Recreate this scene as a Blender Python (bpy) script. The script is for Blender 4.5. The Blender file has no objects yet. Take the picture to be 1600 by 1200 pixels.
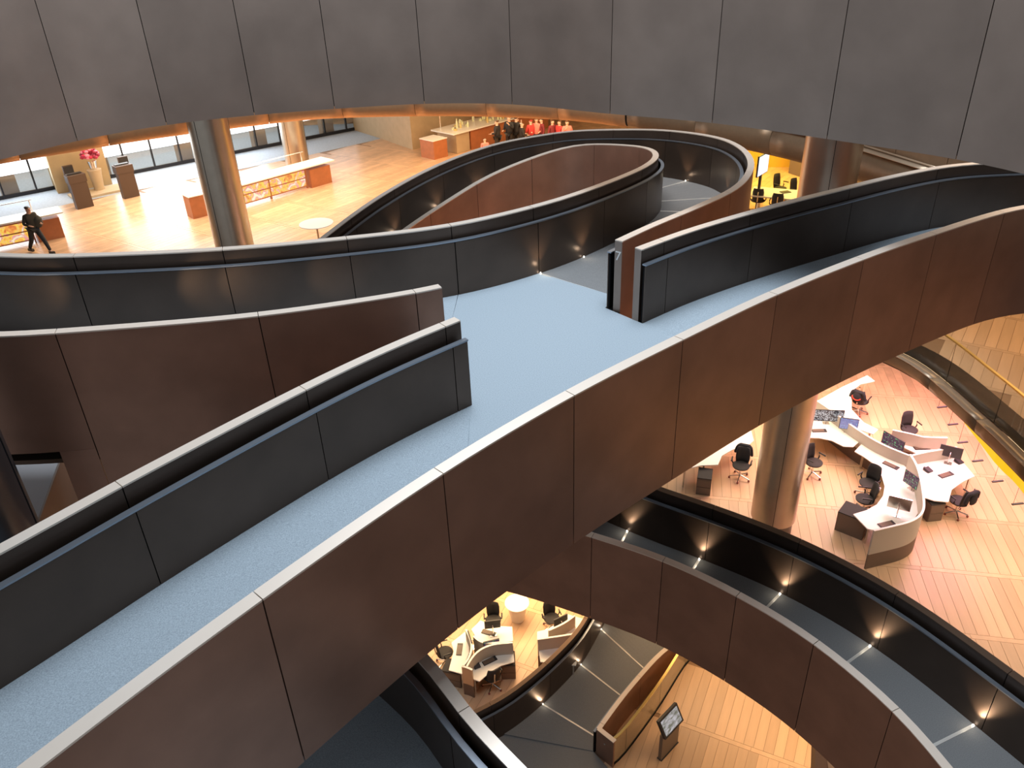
import bpy, bmesh, math, random
from mathutils import Vector, Matrix
random.seed(7)
PI = math.pi
S = bpy.context.scene
COL = S.collection

# ------------------------------------------------------------------ camera
# world z: lowest office floor 0, next 5, pantry floor 10, bridge deck 15
cam_d = bpy.data.cameras.new('camera'); cam = bpy.data.objects.new('camera', cam_d); COL.objects.link(cam)
cam.location = (0, 0, 20.1)
TH = math.radians(30.113); RHO = math.radians(2.344)
fw = Vector((0, math.cos(TH), -math.sin(TH))); r0 = Vector((1, 0, 0)); u0 = r0.cross(fw)
rt = r0*math.cos(RHO) - u0*math.sin(RHO)
up = r0*math.sin(RHO) + u0*math.cos(RHO)
M = Matrix((rt, up, -fw)).transposed()
cam.rotation_euler = M.to_euler()
cam_d.sensor_width = 36; cam_d.lens = 36*1248/1600; cam_d.clip_end = 400
S.camera = cam

# ------------------------------------------------------------------ world, exposure
W = bpy.data.worlds.new('world'); S.world = W; W.use_nodes = True
bg = W.node_tree.nodes['Background']; bg.inputs[0].default_value = (0.88, 0.93, 1.0, 1); bg.inputs[1].default_value = 0.30
S.view_settings.view_transform = 'Standard'; S.view_settings.look = 'None'
S.view_settings.gamma = 1; S.view_settings.use_curve_mapping = False; S.view_settings.exposure = 0.0

def area(name, loc, size, power, color, rot=(0, 0, 0), sizey=None, spread=None):
    d = bpy.data.lights.new(name, 'AREA'); d.energy = power; d.color = color; d.size = size
    if sizey: d.shape = 'RECTANGLE'; d.size_y = sizey
    if spread: d.spread = spread
    o = bpy.data.objects.new(name, d); o.location = loc; o.rotation_euler = rot; COL.objects.link(o)
    return o
WARM = (1.0, 0.66, 0.36); WARMW = (1.0, 0.78, 0.55); COOL = (0.80, 0.90, 1.0)
# skylight over the atrium
area('skylight', (1, 11, 29), 8, 2900, COOL, sizey=8)
area('upper_floor_fill', (13.5, 20, 18.4), 4, 260, WARM, sizey=8)  # added fill that brightens the upper floor behind the balustrade
area('loop_warm_fill', (3, 17.5, 18.9), 3, 80, WARM, sizey=3)  # added warm fill for the looped ramp, no fitting hangs here
# warm ceiling lighting under each floor plate
area('ceiling_light_pantry', (-12, 34, 14.1), 12, 1500, WARMW, sizey=8)
area('ceiling_light_pantry', (2, 36, 14.1), 12, 1300, WARM, sizey=8)
area('ceiling_light_pantry', (14, 28, 14.1), 6, 350, WARM, sizey=10)
area('ceiling_light_pantry', (15.5, 16, 14.1), 6, 330, WARM, sizey=8)
area('ceiling_light_office', (9.5, 22.5, 9.2), 7, 700, WARMW, sizey=5)
area('ceiling_light_office', (14, 15, 9.2), 4, 450, WARMW, sizey=9)
area('ceiling_light_low', (-1, 20.5, 4.2), 7, 950, WARM, sizey=4)
area('ceiling_light_low', (9, 14, 4.2), 4, 310, WARM, sizey=5)
area('ceiling_light_low', (7, 18.5, 4.2), 4, 190, WARM, sizey=3)
# daylight that comes in through the street glazing at the far left
area('street_daylight', (-18, 39, 12.5), 14, 700, (0.85, 0.93, 1.0), rot=(math.radians(-78), 0, math.radians(38)), sizey=4)

# ------------------------------------------------------------------ materials
def mat(name, col, rough=0.5, metal=0.0, emit=None, estr=0, noise=0, nscale=8, spec=None, var=0, aniso=0, stretch=None, bump=0, trans=0, bscale=None):
    m = bpy.data.materials.new(name); m.use_nodes = True
    nt = m.node_tree; b = nt.nodes['Principled BSDF']
    b.inputs['Base Color'].default_value = (*col, 1); b.inputs['Roughness'].default_value = rough; b.inputs['Metallic'].default_value = metal
    if spec is not None: b.inputs['Specular IOR Level'].default_value = spec
    if emit: b.inputs['Emission Color'].default_value = (*emit, 1); b.inputs['Emission Strength'].default_value = estr
    if trans: b.inputs['Transmission Weight'].default_value = trans
    if noise or var:
        tc = nt.nodes.new('ShaderNodeTexCoord'); mp = nt.nodes.new('ShaderNodeMapping')
        if stretch: mp.inputs['Scale'].default_value = stretch
        nt.links.new(tc.outputs['Object'], mp.inputs[0])
        n = nt.nodes.new('ShaderNodeTexNoise'); n.inputs['Scale'].default_value = nscale; n.inputs['Detail'].default_value = 5
        nt.links.new(mp.outputs[0], n.inputs['Vector'])
        mr = nt.nodes.new('ShaderNodeMapRange'); mr.inputs['From Min'].default_value = .3; mr.inputs['From Max'].default_value = .7
        mr.inputs['To Min'].default_value = 1-noise; mr.inputs['To Max'].default_value = 1+noise
        nt.links.new(n.outputs['Fac'], mr.inputs['Value'])
        val = mr.outputs[0]
        if var:
            oi = nt.nodes.new('ShaderNodeObjectInfo'); m2 = nt.nodes.new('ShaderNodeMapRange')
            m2.inputs['To Min'].default_value = 1-var; m2.inputs['To Max'].default_value = 1+var
            nt.links.new(oi.outputs['Random'], m2.inputs['Value'])
            mu = nt.nodes.new('ShaderNodeMath'); mu.operation = 'MULTIPLY'
            nt.links.new(val, mu.inputs[0]); nt.links.new(m2.outputs[0], mu.inputs[1]); val = mu.outputs[0]
        vm = nt.nodes.new('ShaderNodeVectorMath'); vm.operation = 'SCALE'; vm.inputs[0].default_value = col
        nt.links.new(val, vm.inputs['Scale']); nt.links.new(vm.outputs[0], b.inputs['Base Color'])
        if bump:
            bp = nt.nodes.new('ShaderNodeBump'); bp.inputs['Strength'].default_value = bump; bp.inputs['Distance'].default_value = .01
            nt.links.new(n.outputs['Fac'], bp.inputs['Height']); nt.links.new(bp.outputs[0], b.inputs['Normal'])
    return m
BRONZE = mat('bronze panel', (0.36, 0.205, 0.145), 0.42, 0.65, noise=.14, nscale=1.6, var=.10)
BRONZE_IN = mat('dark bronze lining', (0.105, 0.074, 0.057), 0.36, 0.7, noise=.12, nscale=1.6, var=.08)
BRONZE_T = mat('grey bronze panel', (0.31, 0.24, 0.20), 0.42, 0.6, noise=.12, nscale=1.3, var=.08)
COPING = mat('satin coping', (0.86, 0.74, 0.63), 0.38, 0.5)
RAIL = mat('handrail metal', (0.36, 0.40, 0.46), 0.32, 0.85)
CORE = mat('dark core', (0.010, 0.009, 0.009), 0.8, spec=.1)
SOFFIT = mat('bronze soffit', (0.12, 0.075, 0.05), 0.5, 0.6)
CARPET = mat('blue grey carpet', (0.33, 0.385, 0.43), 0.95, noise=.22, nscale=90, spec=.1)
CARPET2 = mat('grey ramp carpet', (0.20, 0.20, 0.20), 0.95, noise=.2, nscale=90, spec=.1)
STRIP = mat('steel seam strip', (0.80, 0.77, 0.72), 0.35, 0.5)
LED = mat('led lens', (1, 1, 1), emit=(1, .93, .8), estr=5)
WOODP = mat('oak plank', (0.66, 0.43, 0.26), 0.32, noise=.10, nscale=3, var=.13, stretch=(1, .12, 1), spec=.4)
WOODF = mat('oak floor', (0.64, 0.41, 0.25), 0.32, noise=.10, nscale=3, spec=.4)
GROUT = mat('floor joint', (0.30, 0.17, 0.09), 0.6)
STEEL = mat('column metal', (0.56, 0.49, 0.40), 0.30, 0.95, noise=.05, nscale=3)
STEELD = mat('dark column metal', (0.22, 0.24, 0.27), 0.25, 0.95)
COPPER = mat('copper soffit panel', (0.72, 0.42, 0.22), 0.42, 0.7, var=.05, noise=.04)
BROWNRIM = mat('brown rim panel', (0.26, 0.17, 0.10), 0.42, 0.5, var=.05, noise=.05)
LEDGE = mat('pale ledge', (0.62, 0.46, 0.32), 0.4, 0.5)
WHITE = mat('white laminate', (0.86, 0.84, 0.78), 0.35)
FABRIC = mat('grey screen fabric', (0.50, 0.45, 0.38), 0.9)
BROWNB = mat('brown base panel', (0.16, 0.11, 0.08), 0.6)
BLACK = mat('black plastic', (0.02, 0.02, 0.022), 0.45)
MESH = mat('black mesh fabric', (0.035, 0.033, 0.032), 0.8)
CHROME = mat('polished aluminium', (0.75, 0.73, 0.7), 0.2, 1)
PED = mat('brown pedestal', (0.17, 0.12, 0.085), 0.5)
WALNUT = mat('warm veneer', (0.42, 0.15, 0.06), 0.4, noise=.1, nscale=4)
STONE = mat('beige stone', (0.50, 0.38, 0.24), 0.7, noise=.06, nscale=3, var=.05)
STREETC = mat('pale entrance carpet', (0.42, 0.48, 0.55), 0.8, noise=.1, nscale=10)
FRAMEM = mat('dark window frame', (0.03, 0.03, 0.035), 0.4, 0.5)
GLASS = mat('clear glass', (0.93, 0.96, 0.95), 0.02, trans=1)
YELLOW = mat('yellow wall', (0.75, 0.45, 0.06), 0.6)
def emis(name, col, s):
    return mat(name, (0, 0, 0), emit=col, estr=s)

# ------------------------------------------------------------------ helpers
def link_mesh(name, vs, fs, m, parent=None, smooth=False):
    me = bpy.data.meshes.new(name); me.from_pydata([tuple(v) for v in vs], [], fs)
    me.materials.append(m)
    if smooth:
        me.polygons.foreach_set('use_smooth', [True]*len(me.polygons))
        try: me.set_sharp_from_angle(angle=math.radians(35))
        except Exception: pass
    me.update()
    o = bpy.data.objects.new(name, me); COL.objects.link(o)
    if parent: o.parent = parent
    return o
def empty(name, loc=(0, 0, 0), rz=0, parent=None):
    o = bpy.data.objects.new(name, None); o.location = loc; o.rotation_euler = (0, 0, rz); o.empty_display_size = .2
    COL.objects.link(o)
    if parent: o.parent = parent
    return o
def tag(o, label, cat, group=None):
    o['label'] = label; o['category'] = cat
    if group: o['group'] = group
    return o
def struct(o, label, cat):
    o['label'] = label; o['category'] = cat; o['kind'] = 'structure'; return o
class MB:
    def __init__(s): s.v = []; s.f = []
    def add(s, vs, fs):
        n = len(s.v); s.v += [tuple(v) for v in vs]; s.f += [tuple(i+n for i in f) for f in fs]; return s
    def box(s, c, d, rz=0, tilt=0):
        R = Matrix.Rotation(rz, 3, 'Z') @ Matrix.Rotation(tilt, 3, 'X')
        vs = [Vector(c) + R @ Vector((x*d[0]/2, y*d[1]/2, z*d[2]/2)) for z in (-1, 1) for x, y in ((-1, -1), (1, -1), (1, 1), (-1, 1))]
        return s.add(vs, [(3, 2, 1, 0), (4, 5, 6, 7), (0, 1, 5, 4), (1, 2, 6, 5), (2, 3, 7, 6), (3, 0, 4, 7)])
    def prism(s, poly, z0, z1):
        a = sum(poly[i][0]*poly[(i+1) % len(poly)][1]-poly[(i+1) % len(poly)][0]*poly[i][1] for i in range(len(poly)))
        if a < 0: poly = poly[::-1]
        n = len(poly)
        vs = [(p[0], p[1], z0) for p in poly]+[(p[0], p[1], z1) for p in poly]
        return s.add(vs, [tuple(range(n))[::-1], tuple(range(n, 2*n))]+[(i, (i+1) % n, n+(i+1) % n, n+i) for i in range(n)])
    def lathe(s, prof, c=(0, 0, 0), n=24):
        vs = []; fs = []
        for r, z in prof:
            for k in range(n): vs.append((c[0]+r*math.cos(2*PI*k/n), c[1]+r*math.sin(2*PI*k/n), c[2]+z))
        for j in range(len(prof)-1):
            for k in range(n): fs.append((j*n+k, j*n+(k+1) % n, (j+1)*n+(k+1) % n, (j+1)*n+k))
        fs.append(tuple(range(n))[::-1]); fs.append(tuple(range((len(prof)-1)*n, len(prof)*n)))
        return s.add(vs, fs)
    def tube(s, pts, r, n=6):
        pts = [Vector(p) for p in pts]; vs = []; fs = []
        for i, p in enumerate(pts):
            d = (pts[min(i+1, len(pts)-1)]-pts[max(i-1, 0)]).normalized()
            a = d.cross(Vector((0, 0, 1)));
            if a.length < .05: a = d.cross(Vector((1, 0, 0)))
            a.normalize(); b = d.cross(a)
            for k in range(n): vs.append(p+a*r*math.cos(2*PI*k/n)+b*r*math.sin(2*PI*k/n))
        for i in range(len(pts)-1):
            for k in range(n): fs.append((i*n+k, i*n+(k+1) % n, (i+1)*n+(k+1) % n, (i+1)*n+k))
        fs.append(tuple(range(n))[::-1]); fs.append(tuple(range((len(pts)-1)*n, len(pts)*n)))
        return s.add(vs, fs)
    def build(s, name, m, parent=None, smooth=False):
        o = link_mesh(name, s.v, s.f, m, parent, smooth)
        if len(s.f) < 3000:
            bm = bmesh.new(); bm.from_mesh(o.data); bmesh.ops.recalc_face_normals(bm, faces=bm.faces); bm.to_mesh(o.data); bm.free()
        return o

class Path:
    """smooth 3-D guide line (x, y, z of the coping) with arc length in plan"""
    def __init__(s, pts, smooth=.35, step=.1, closed=False):
        pts = [Vector(p) for p in pts]
        ext = [pts[0]*2-pts[1]]+pts+[pts[-1]*2-pts[-2]]
        d = []
        for i in range(1, len(ext)-2):
            a, b, c, e = ext[i-1:i+3]; n = max(2, int((c-b).length/step))
            for k in range(n):
                t = k/n
                d.append(.5*((2*b)+(c-a)*t+(2*a-5*b+4*c-e)*t*t+(3*b-a-3*c+e)*t**3))
        d.append(pts[-1].copy())
        for _ in range(int(smooth*60)):
            q = [v.copy() for v in d]
            for i in range(1, len(d)-1): q[i] = d[i]*.5+(d[i-1]+d[i+1])*.25
            d = q
        s.p = d; s.s = [0]
        for i in range(1, len(d)): s.s.append(s.s[-1]+(d[i].xy-d[i-1].xy).length)
        s.L = s.s[-1]
    def at(s, t, o=0, side=1):
        t = min(max(t, 0), s.L)
        lo, hi = 0, len(s.s)-1
        while hi-lo > 1:
            m = (lo+hi)//2
            if s.s[m] <= t: lo = m
            else: hi = m
        k = (t-s.s[lo])/max(1e-6, s.s[hi]-s.s[lo]); p = s.p[lo].lerp(s.p[hi], k)
        a = s.p[max(lo-2, 0)]; b = s.p[min(hi+2, len(s.p)-1)]
        d = (b-a).xy.normalized(); n = Vector((-d.y, d.x))*side
        return Vector((p.x+n.x*o, p.y+n.y*o, p.z))
    def near(s, xy):
        xy = Vector(xy[:2]); i = min(range(len(s.p)), key=lambda i: (s.p[i].xy-xy).length); return s.s[i]
def strip(mb, P, s0, s1, o0, o1, h0, h1, side=1, step=.3):
    n = max(1, int(math.ceil((s1-s0)/step))); vs = []; fs = []
    for i in range(n+1):
        t = s0+(s1-s0)*i/n; a = P.at(t, o0, side); b = P.at(t, o1, side)
        vs += [(a.x, a.y, a.z+h0), (b.x, b.y, b.z+h0), (b.x, b.y, b.z+h1), (a.x, a.y, a.z+h1)]
    for i in range(n):
        for k in range(4):
            q = (i*4+k, i*4+(k+1) % 4, (i+1)*4+(k+1) % 4, (i+1)*4+k); fs.append(q if side < 0 else q[::-1])
    e = n*4; c0 = (0, 1, 2, 3); c1 = (e+3, e+2, e+1, e)
    fs += [c0[::-1], c1[::-1]] if side < 0 else [c0, c1]
    return mb.add(vs, fs)
def joints(P, given, spacing=1.72, off=0):
    js = sorted(P.near(g) for g in given)
    if not js: js = [off]
    while js[0]-spacing > .3: js.insert(0, js[0]-spacing)
    while js[-1]+spacing < P.L-.3: js.append(js[-1]+spacing)
    js = [j for j in js if .12 < j < P.L-.12]
    return [0]+js+[P.L]
G = .006
def parapet(label, P, side, jts, group=None, fascia=1.9, om=BRONZE, lining=True, lo=.19, lin_j=None, l0=0, l1=None, h=1.1, lh=.9, name='parapet', root=None, cop=COPING, deep=None):
    """coping wall (outer fascia panels, core, inner panels, coping) plus a lower lining wall with handrail on the deck side"""
    r = root or tag(empty(name, P.at(P.L/2)), label, 'parapet', group)
    off = Vector(r.location)
    def B(mb, n, m, sm=False):
        mb.v = [(v[0]-off.x, v[1]-off.y, v[2]-off.z) for v in mb.v]; return mb.build(n, m, r, sm)
    B(strip(MB(), P, .01, P.L-.01, .02, .10, -fascia+.04, -.03, side), 'core', CORE)
    for a, b in zip(jts[:-1], jts[1:]):
        B(strip(MB(), P, a+G, b-G, 0, .02, -(fascia if not deep or a < deep[0] else deep[1]), -.018, side), 'fascia_panel', om, True)
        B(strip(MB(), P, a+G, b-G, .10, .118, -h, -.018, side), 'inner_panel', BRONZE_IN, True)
        B(strip(MB(), P, a+G*.7, b-G*.7, -.004, .122, -.018, 0, side), 'coping', cop, True)
    if lining:
        l1 = P.L if l1 is None else l1
        lj = [l0]+[j for j in (lin_j or jts) if l0+.15 < j < l1-.15]+[l1]
        B(strip(MB(), P, l0+.01, l1-.01, lo, lo+.03, -h, -(h-lh)-.02, side), 'lining_core', CORE)
        for a, b in zip(lj[:-1], lj[1:]):
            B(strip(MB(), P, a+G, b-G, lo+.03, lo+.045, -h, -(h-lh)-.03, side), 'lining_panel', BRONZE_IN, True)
        B(strip(MB(), P, l0, l1, lo-.012, lo+.055, -(h-lh)-.02, -(h-lh), side), 'handrail', RAIL, True)
    return r
def loft(a, b, thick, name, m, parent, zoff=0):
    """slab between two equally long point lists"""
    n = len(a); off = Vector(parent.location) if parent else Vector((0, 0, 0)); vs = []
    for p, q in zip(a, b):
        vs += [(p.x, p.y, p.z+zoff), (q.x, q.y, q.z+zoff), (q.x, q.y, q.z+zoff-thick), (p.x, p.y, p.z+zoff-thick)]
    fs = []
    for i in range(n-1):
        for k in range(4): fs.append((i*4+k, (i+1)*4+k, (i+1)*4+(k+1) % 4, i*4+(k+1) % 4))
    e = (n-1)*4; fs += [(0, 1, 2, 3), (e+3, e+2, e+1, e)]
    vs = [tuple(Vector(v)-off) for v in vs]
    o = link_mesh(name, vs, fs, m, parent)
    bm = bmesh.new(); bm.from_mesh(o.data); bmesh.ops.recalc_face_normals(bm, faces=bm.faces); bm.to_mesh(o.data); bm.free()
    return o
def samp(P, s0, s1, o, side, n): return [P.at(s0+(s1-s0)*i/(n-1), o, side) for i in range(n)]
def copy_tree(o, parent=None):
    c = o.copy(); COL.objects.link(c); c.parent = parent
    for ch in o.children: copy_tree(ch, c)
    return c

# ------------------------------------------------------------------ guide lines of the ramps (coping outer edge)
pN = Path([(-4.6,1.0,15.6), (-2.99,3.11,15.72), (-1.9,4.33,15.85), (-0.64,5.62,15.97), (0.6,6.67,16.08), (1.88,7.71,16.1), (3.25,8.83,16.08), (4.74,9.92,16.04), (6,10.76,16), (8.07,11.96,15.95), (9.7,12.3,15.9), (12.5,12.9,15.8)])
pD = Path([(-5.75,3.3,15.8), (-4.21,5.04,15.87), (-3.56,5.82,15.9), (-2.24,7.22,15.98), (-1.41,7.94,16.05), (-0.64,8.52,16.1)])
pC = Path([(-8.6,8.0,16.55), (-7.0,7.85,16.45), (-5.55,7.9,16.38), (-5.08,8.05,16.32), (-2.96,8.59,16.18), (-1.12,9.28,16.1), (-0.84,9.42,16.1)])
pI = Path([(-9.6,10.9,16.55), (-6.96,10.54,16.4), (-5.94,10.59,16.33), (-4.07,10.97,16.2), (-2.39,11.42,16.13), (-0.88,11.88,16.1), (0.38,12.6,16.1), (1.23,13.43,16.05), (2.24,14.76,15.95), (2.84,15.82,15.85), (3.18,16.93,15.72), (3.24,18.17,15.55), (2.9,19.23,15.38), (1.86,20.37,15.15), (0.62,19.91,14.95), (-0.34,19.28,14.75), (-1.02,18.45,14.6), (-1.44,17.9,14.5), (-1.85,17.35,14.4), (-2.09,17.02,14.33), (-2.6,16.2,14.2), (-3.2,15.0,14.05)])
pB = Path([(1.65,10.81,16.1), (2.27,11.57,16.05), (2.9,12.26,16), (3.61,13.07,15.95), (4.02,13.59,15.92), (4.45,14.34,15.88), (4.86,15.38,15.82), (5.05,16.13,15.78), (5.16,17.07,15.74), (5.05,18.12,15.7), (4.71,18.95,15.64), (4.15,19.85,15.55), (3.49,20.57,15.45), (1.96,21.56,15.26), (0.96,21.77,15.12), (-0.08,21.67,15), (-1.09,21.15,14.85), (-2.05,20.24,14.7), (-2.89,19.04,14.55), (-3.46,18.04,14.42), (-4.08,16.74,14.25), (-4.9,14.6,14.1)])
pE = Path([(1.79,10.54,16.1), (2.67,11.23,16.1), (4.12,12.14,16.1), (5.4,12.89,16.08), (6.82,13.71,16.05), (8.29,14.39,16), (10.2,14.6,15.95), (12.5,14.9,15.9)])
pT = Path([(-9.6,8.0,19.75), (-8.6,10.0,19.75), (-7.18,11.62,19.75), (-6.55,12.67,19.75), (-5.49,13.59,19.75), (-4.18,14.09,19.75), (-2.85,14.35,19.75), (-1.32,14.48,19.75), (0.22,14.11,19.75), (1.71,13.04,19.75), (3.13,12.12,19.75), (4.37,10.9,19.75), (5.49,9.68,19.75), (5.92,8.94,19.75), (6.6,7.2,19.75), (7.0,5.5,19.75)])
pLR = Path([(-1.6,11.6,11.1), (0.08,10.89,11.1), (1.23,10.29,11.1), (2.31,9.65,11.1), (3.28,8.82,11.1), (4.12,7.85,11.1), (4.74,6.72,11.1), (4.99,5.89,11.1), (5.25,4.6,11.1), (5.35,3.4,11.1)])
pLF = Path([(0.9,12.9,11.1), (2.65,11.55,11.1), (3.49,10.98,11.1), (4.69,10.02,11.1), (5.76,8.78,11.1), (6.61,7.27,11.1), (7.25,5.9,11.1), (7.5,4.4,11.1)])
pBL = Path([(-2.3,7.2,13.4), (-1.5,6.4,13.45), (-0.93,5.77,13.5), (-0.51,5.08,13.5), (0,4.48,13.5), (0.55,3.8,13.5), (1.2,3.1,13.5)])
pLL = Path([(-3.6,13.4,1.2), (-1.44,14.53,1.35), (-0.53,15.01,1.4), (0.6,15.94,1.5), (1.51,16.88,1.6), (1.87,17.4,1.65), (3.0,19.4,1.75), (4.4,21.3,1.9)])
pLE = Path([(2,13.93,1.1), (2.87,15.01,1.15), (4.13,16.33,1.25), (4.6,16.6,1.35), (6.2,18.4,1.5)])

# ------------------------------------------------------------------ parapets
jN = joints(pN, [(-1.9,4.33), (-0.64,5.62), (0.6,6.67), (1.88,7.71), (3.25,8.83), (4.74,9.92)])
parapet('bronze parapet in front of the blue-grey bridge deck, nearest to the viewer, with bright coping', pN, 1, jN)
jD = joints(pD, [(-3.56,5.82), (-2.24,7.22), (-0.8,8.38)])
parapet('dark parapet of two leaves along the left of the near walkway, ending on the landing', pD, -1, jD, lo=.2)
jC = joints(pC, [(-5.08,8.05), (-2.96,8.59), (-1.12,9.28)], 2.4)
parapet('dark bronze parapet behind the near walkway, ending on the landing left of the bridge deck', pC, 1, jC, fascia=1.55, deep=(pC.near((-5.16,8.06)), 2.7))
jI = joints(pI, [(-5.91,10.54), (-4.06,10.92), (-2.35,11.36), (-0.88,11.88), (0.38,12.6)])
parapet('long dark parapet behind the bridge deck that curls round the inside of the looped ramp', pI, -1, jI)
jB = joints(pB, [])
parapet('outer parapet of the looped ramp, its end marked with a white 7', pB, 1, jB)
jE = joints(pE, [(2.19,10.88), (3.7,11.88)], 2.3)
parapet('dark parapet right of the landing running to the right behind the blue-grey deck', pE, -1, jE, lo=.16)
jT = joints(pT, [(-6.55,12.67), (-5.49,13.59), (-4.18,14.09), (-2.85,14.35), (-1.32,14.48), (0.22,14.11), (1.71,13.04), (3.13,12.12), (4.37,10.9), (5.49,9.68)])
parapet('big curved grey-brown parapet of the upper ramp across the top of the view', pT, 1, jT, om=BRONZE_T, fascia=2.35)
jLR = joints(pLR, [(1.23,10.29), (2.31,9.65), (3.28,8.82), (4.12,7.85), (4.74,6.72)])
parapet('curved brown parapet on the near side of the lower ramp at the bottom right', pLR, 1, jLR, lining=True)
jLF = joints(pLF, [(3.49,10.98), (4.69,10.02), (5.76,8.78), (6.61,7.27)])
parapet('black-looking parapet on the far side of the lower ramp, in front of the office floor', pLF, -1, jLF, cop=SOFFIT)
jBL = joints(pBL, [(-0.59,5.14)])
parapet('dark parapet of the ramp passing under the near walkway at the bottom', pBL, -1, jBL)
jLL = joints(pLL, [(0.6,15.94)], 2.0)
parapet('black parapet left of the lowest ramp, in front of the small desk cluster', pLL, -1, jLL, h=1.4, lh=1.15, fascia=1.8, cop=SOFFIT)

# white floor number on the end of the coping wall
def text(body, size, loc, rot, m, parent, name, ext=.002):
    c = bpy.data.curves.new(name, 'FONT'); c.body = body; c.size = size; c.extrude = ext; c.align_x = 'CENTER'; c.align_y = 'CENTER'
    o = bpy.data.objects.new(name, c); COL.objects.link(o)
    dg = bpy.context.evaluated_depsgraph_get(); me = bpy.data.meshes.new_from_object(o.evaluated_get(dg)); bpy.data.objects.remove(o)
    me.materials.clear(); me.materials.append(m)
    o = bpy.data.objects.new(name, me); COL.objects.link(o); o.location = loc; o.rotation_euler = rot
    if parent: o.parent = parent; o.location = Vector(loc)-Vector(parent.location)
    return o
WHITEP = mat('white paint', (.9, .9, .88), .5)
num = text('7', .2, (0, 0, 0), (PI/2, 0, 0), WHITEP, None, 'floor_number')
bpar = [o for o in COL.objects if o.get('label', '').startswith('outer parapet of the looped')][0]
a0 = pB.at(0, .06, 1); d0 = (pB.at(.3, .06, 1)-a0).normalized()
num.parent = bpar; num.location = Vector((a0.x-d0.x*.004, a0.y-d0.y*.004, 15.86))-bpar.location
num.rotation_euler = (PI/2, 0, math.atan2(d0.x*-1, d0.y)+0.0)
num['label'] = 'white painted number 7'
# end plates of the coping walls
def endplate(P, s, side, rootlabel, fascia=1.12, m=BRONZE):
    r = [o for o in COL.objects if o.get('label', '').startswith(rootlabel)][0]
    mb = strip(MB(), P, s-.004 if s > 0 else 0, s if s > 0 else .004, .0, .118, -fascia, -.02, side)
    mb.v = [(v[0]-r.location.x, v[1]-r.location.y, v[2]-r.location.z) for v in mb.v]; mb.build('end_plate', m, r)
# ------------------------------------------------------------------ decks
def deck_root(label, loc): return tag(empty('ramp_deck', loc), label, 'ramp')
sD = pN.near((-0.35, 5.7)); sE = pN.near((3.0, 8.6))
dk = deck_root('flat blue-grey carpeted bridge deck where the ramps cross, in the middle of the view', (0.5, 9, 15))
sI0 = pI.near((-0.86, 11.85)); sI1 = pI.near((0.42, 12.62)); sB1 = pB.near((1.93, 11.2))
poly = [pD.at(pD.L, .22, -1), pC.at(pC.L, .22, 1)]+samp(pI, sI0, sI1, .22, -1, 6)+[pB.at(sB1, .22, 1), pB.at(0, .26, 1), pE.at(0, .24, -1)]+samp(pN, sE, sD, .2, 1, 10)
vs = [(p.x-.5, p.y-9, 0) for p in poly]; n = len(vs)
o = link_mesh('carpet', vs+[(v[0], v[1], -.12) for v in vs], [tuple(range(n)), tuple(range(n, 2*n))[::-1]]+[(i, i+n, (i+1) % n+n, (i+1) % n) for i in range(n)], CARPET, dk)
bm = bmesh.new(); bm.from_mesh(o.data); bmesh.ops.recalc_face_normals(bm, faces=bm.faces); bmesh.ops.triangulate(bm, faces=bm.faces); bm.to_mesh(o.data); bm.free()
so = link_mesh('soffit', [(v[0], v[1], -.62) for v in vs]+[(v[0], v[1], -.7) for v in vs], [tuple(range(n)), tuple(range(n, 2*n))[::-1]]+[(i, i+n, (i+1) % n+n, (i+1) % n) for i in range(n)], SOFFIT, dk)
bm = bmesh.new(); bm.from_mesh(so.data); bmesh.ops.recalc_face_normals(bm, faces=bm.faces); bmesh.ops.triangulate(bm, faces=bm.faces); bm.to_mesh(so.data); bm.free()
def deck(label, A, a0, a1, oa, sa, Bp, b0, b1, ob, sb, m, n=60, h=1.1, loc=None, soff=.7, hb=None, pair=0):
    r = deck_root(label, loc or A.at((a0+a1)/2, .5, sa))
    a = samp(A, a0, a1, oa, sa, n); b = samp(Bp, b0, b1, ob, sb, n)
    if pair == 1: b = [Bp.at(min(max(Bp.near(A.at(a0+(a1-a0)*i/(n-1), oa, sa)), b0), b1), ob, sb) for i in range(n)]
    if pair == 2: a = [A.at(a0+(min(max(A.near(Bp.at(b0+(b1-b0)*i/(n-1), ob, sb)), a0), a1)-a0)*min(1, i/10), oa, sa) for i in range(n)]
    if hb:
        for q in b: q.z += h-hb
    loft(a, b, .12, 'carpet', m, r, -h)
    if soff: loft(a, b, .06, 'soffit', SOFFIT, r, -h-soff+.02)
    return r
dN = deck('blue-grey carpeted walkway running down to the lower left corner', pN, 0, sD, .2, 1, pD, 0, pD.L, .22, -1, CARPET)
deck('grey carpeted walkway leaving the landing to the far left behind the dark parapet', pC, 0, pC.L, .2, 1, pI, 0, sI0, .2, -1, CARPET)
deck('blue-grey carpeted walkway leaving the landing to the right', pN, sE, pN.L, .2, 1, pE, 0, pE.L, .2, -1, CARPET)
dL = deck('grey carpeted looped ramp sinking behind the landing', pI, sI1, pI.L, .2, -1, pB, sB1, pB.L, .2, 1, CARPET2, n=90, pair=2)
pTo = Path([p+Vector((0, 0, 0)) for p in [pT.at(t, 2.3, 1) for t in [pT.L*i/14 for i in range(15)]]])
dT = deck('upper ramp floor hidden behind the big grey-brown parapet', pT, 0, pT.L, .2, 1, pTo, 0, pTo.L, 0, 1, CARPET2)
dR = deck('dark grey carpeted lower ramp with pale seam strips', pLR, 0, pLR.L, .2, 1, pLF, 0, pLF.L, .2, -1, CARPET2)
pBo = Path([pBL.at(pBL.L*i/8, 2.6, -1) for i in range(9)])
dB = deck('dark grey carpeted ramp passing under the near walkway', pBL, 0, pBL.L, .2, -1, pBo, 0, pBo.L, 0, 1, CARPET)
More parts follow.
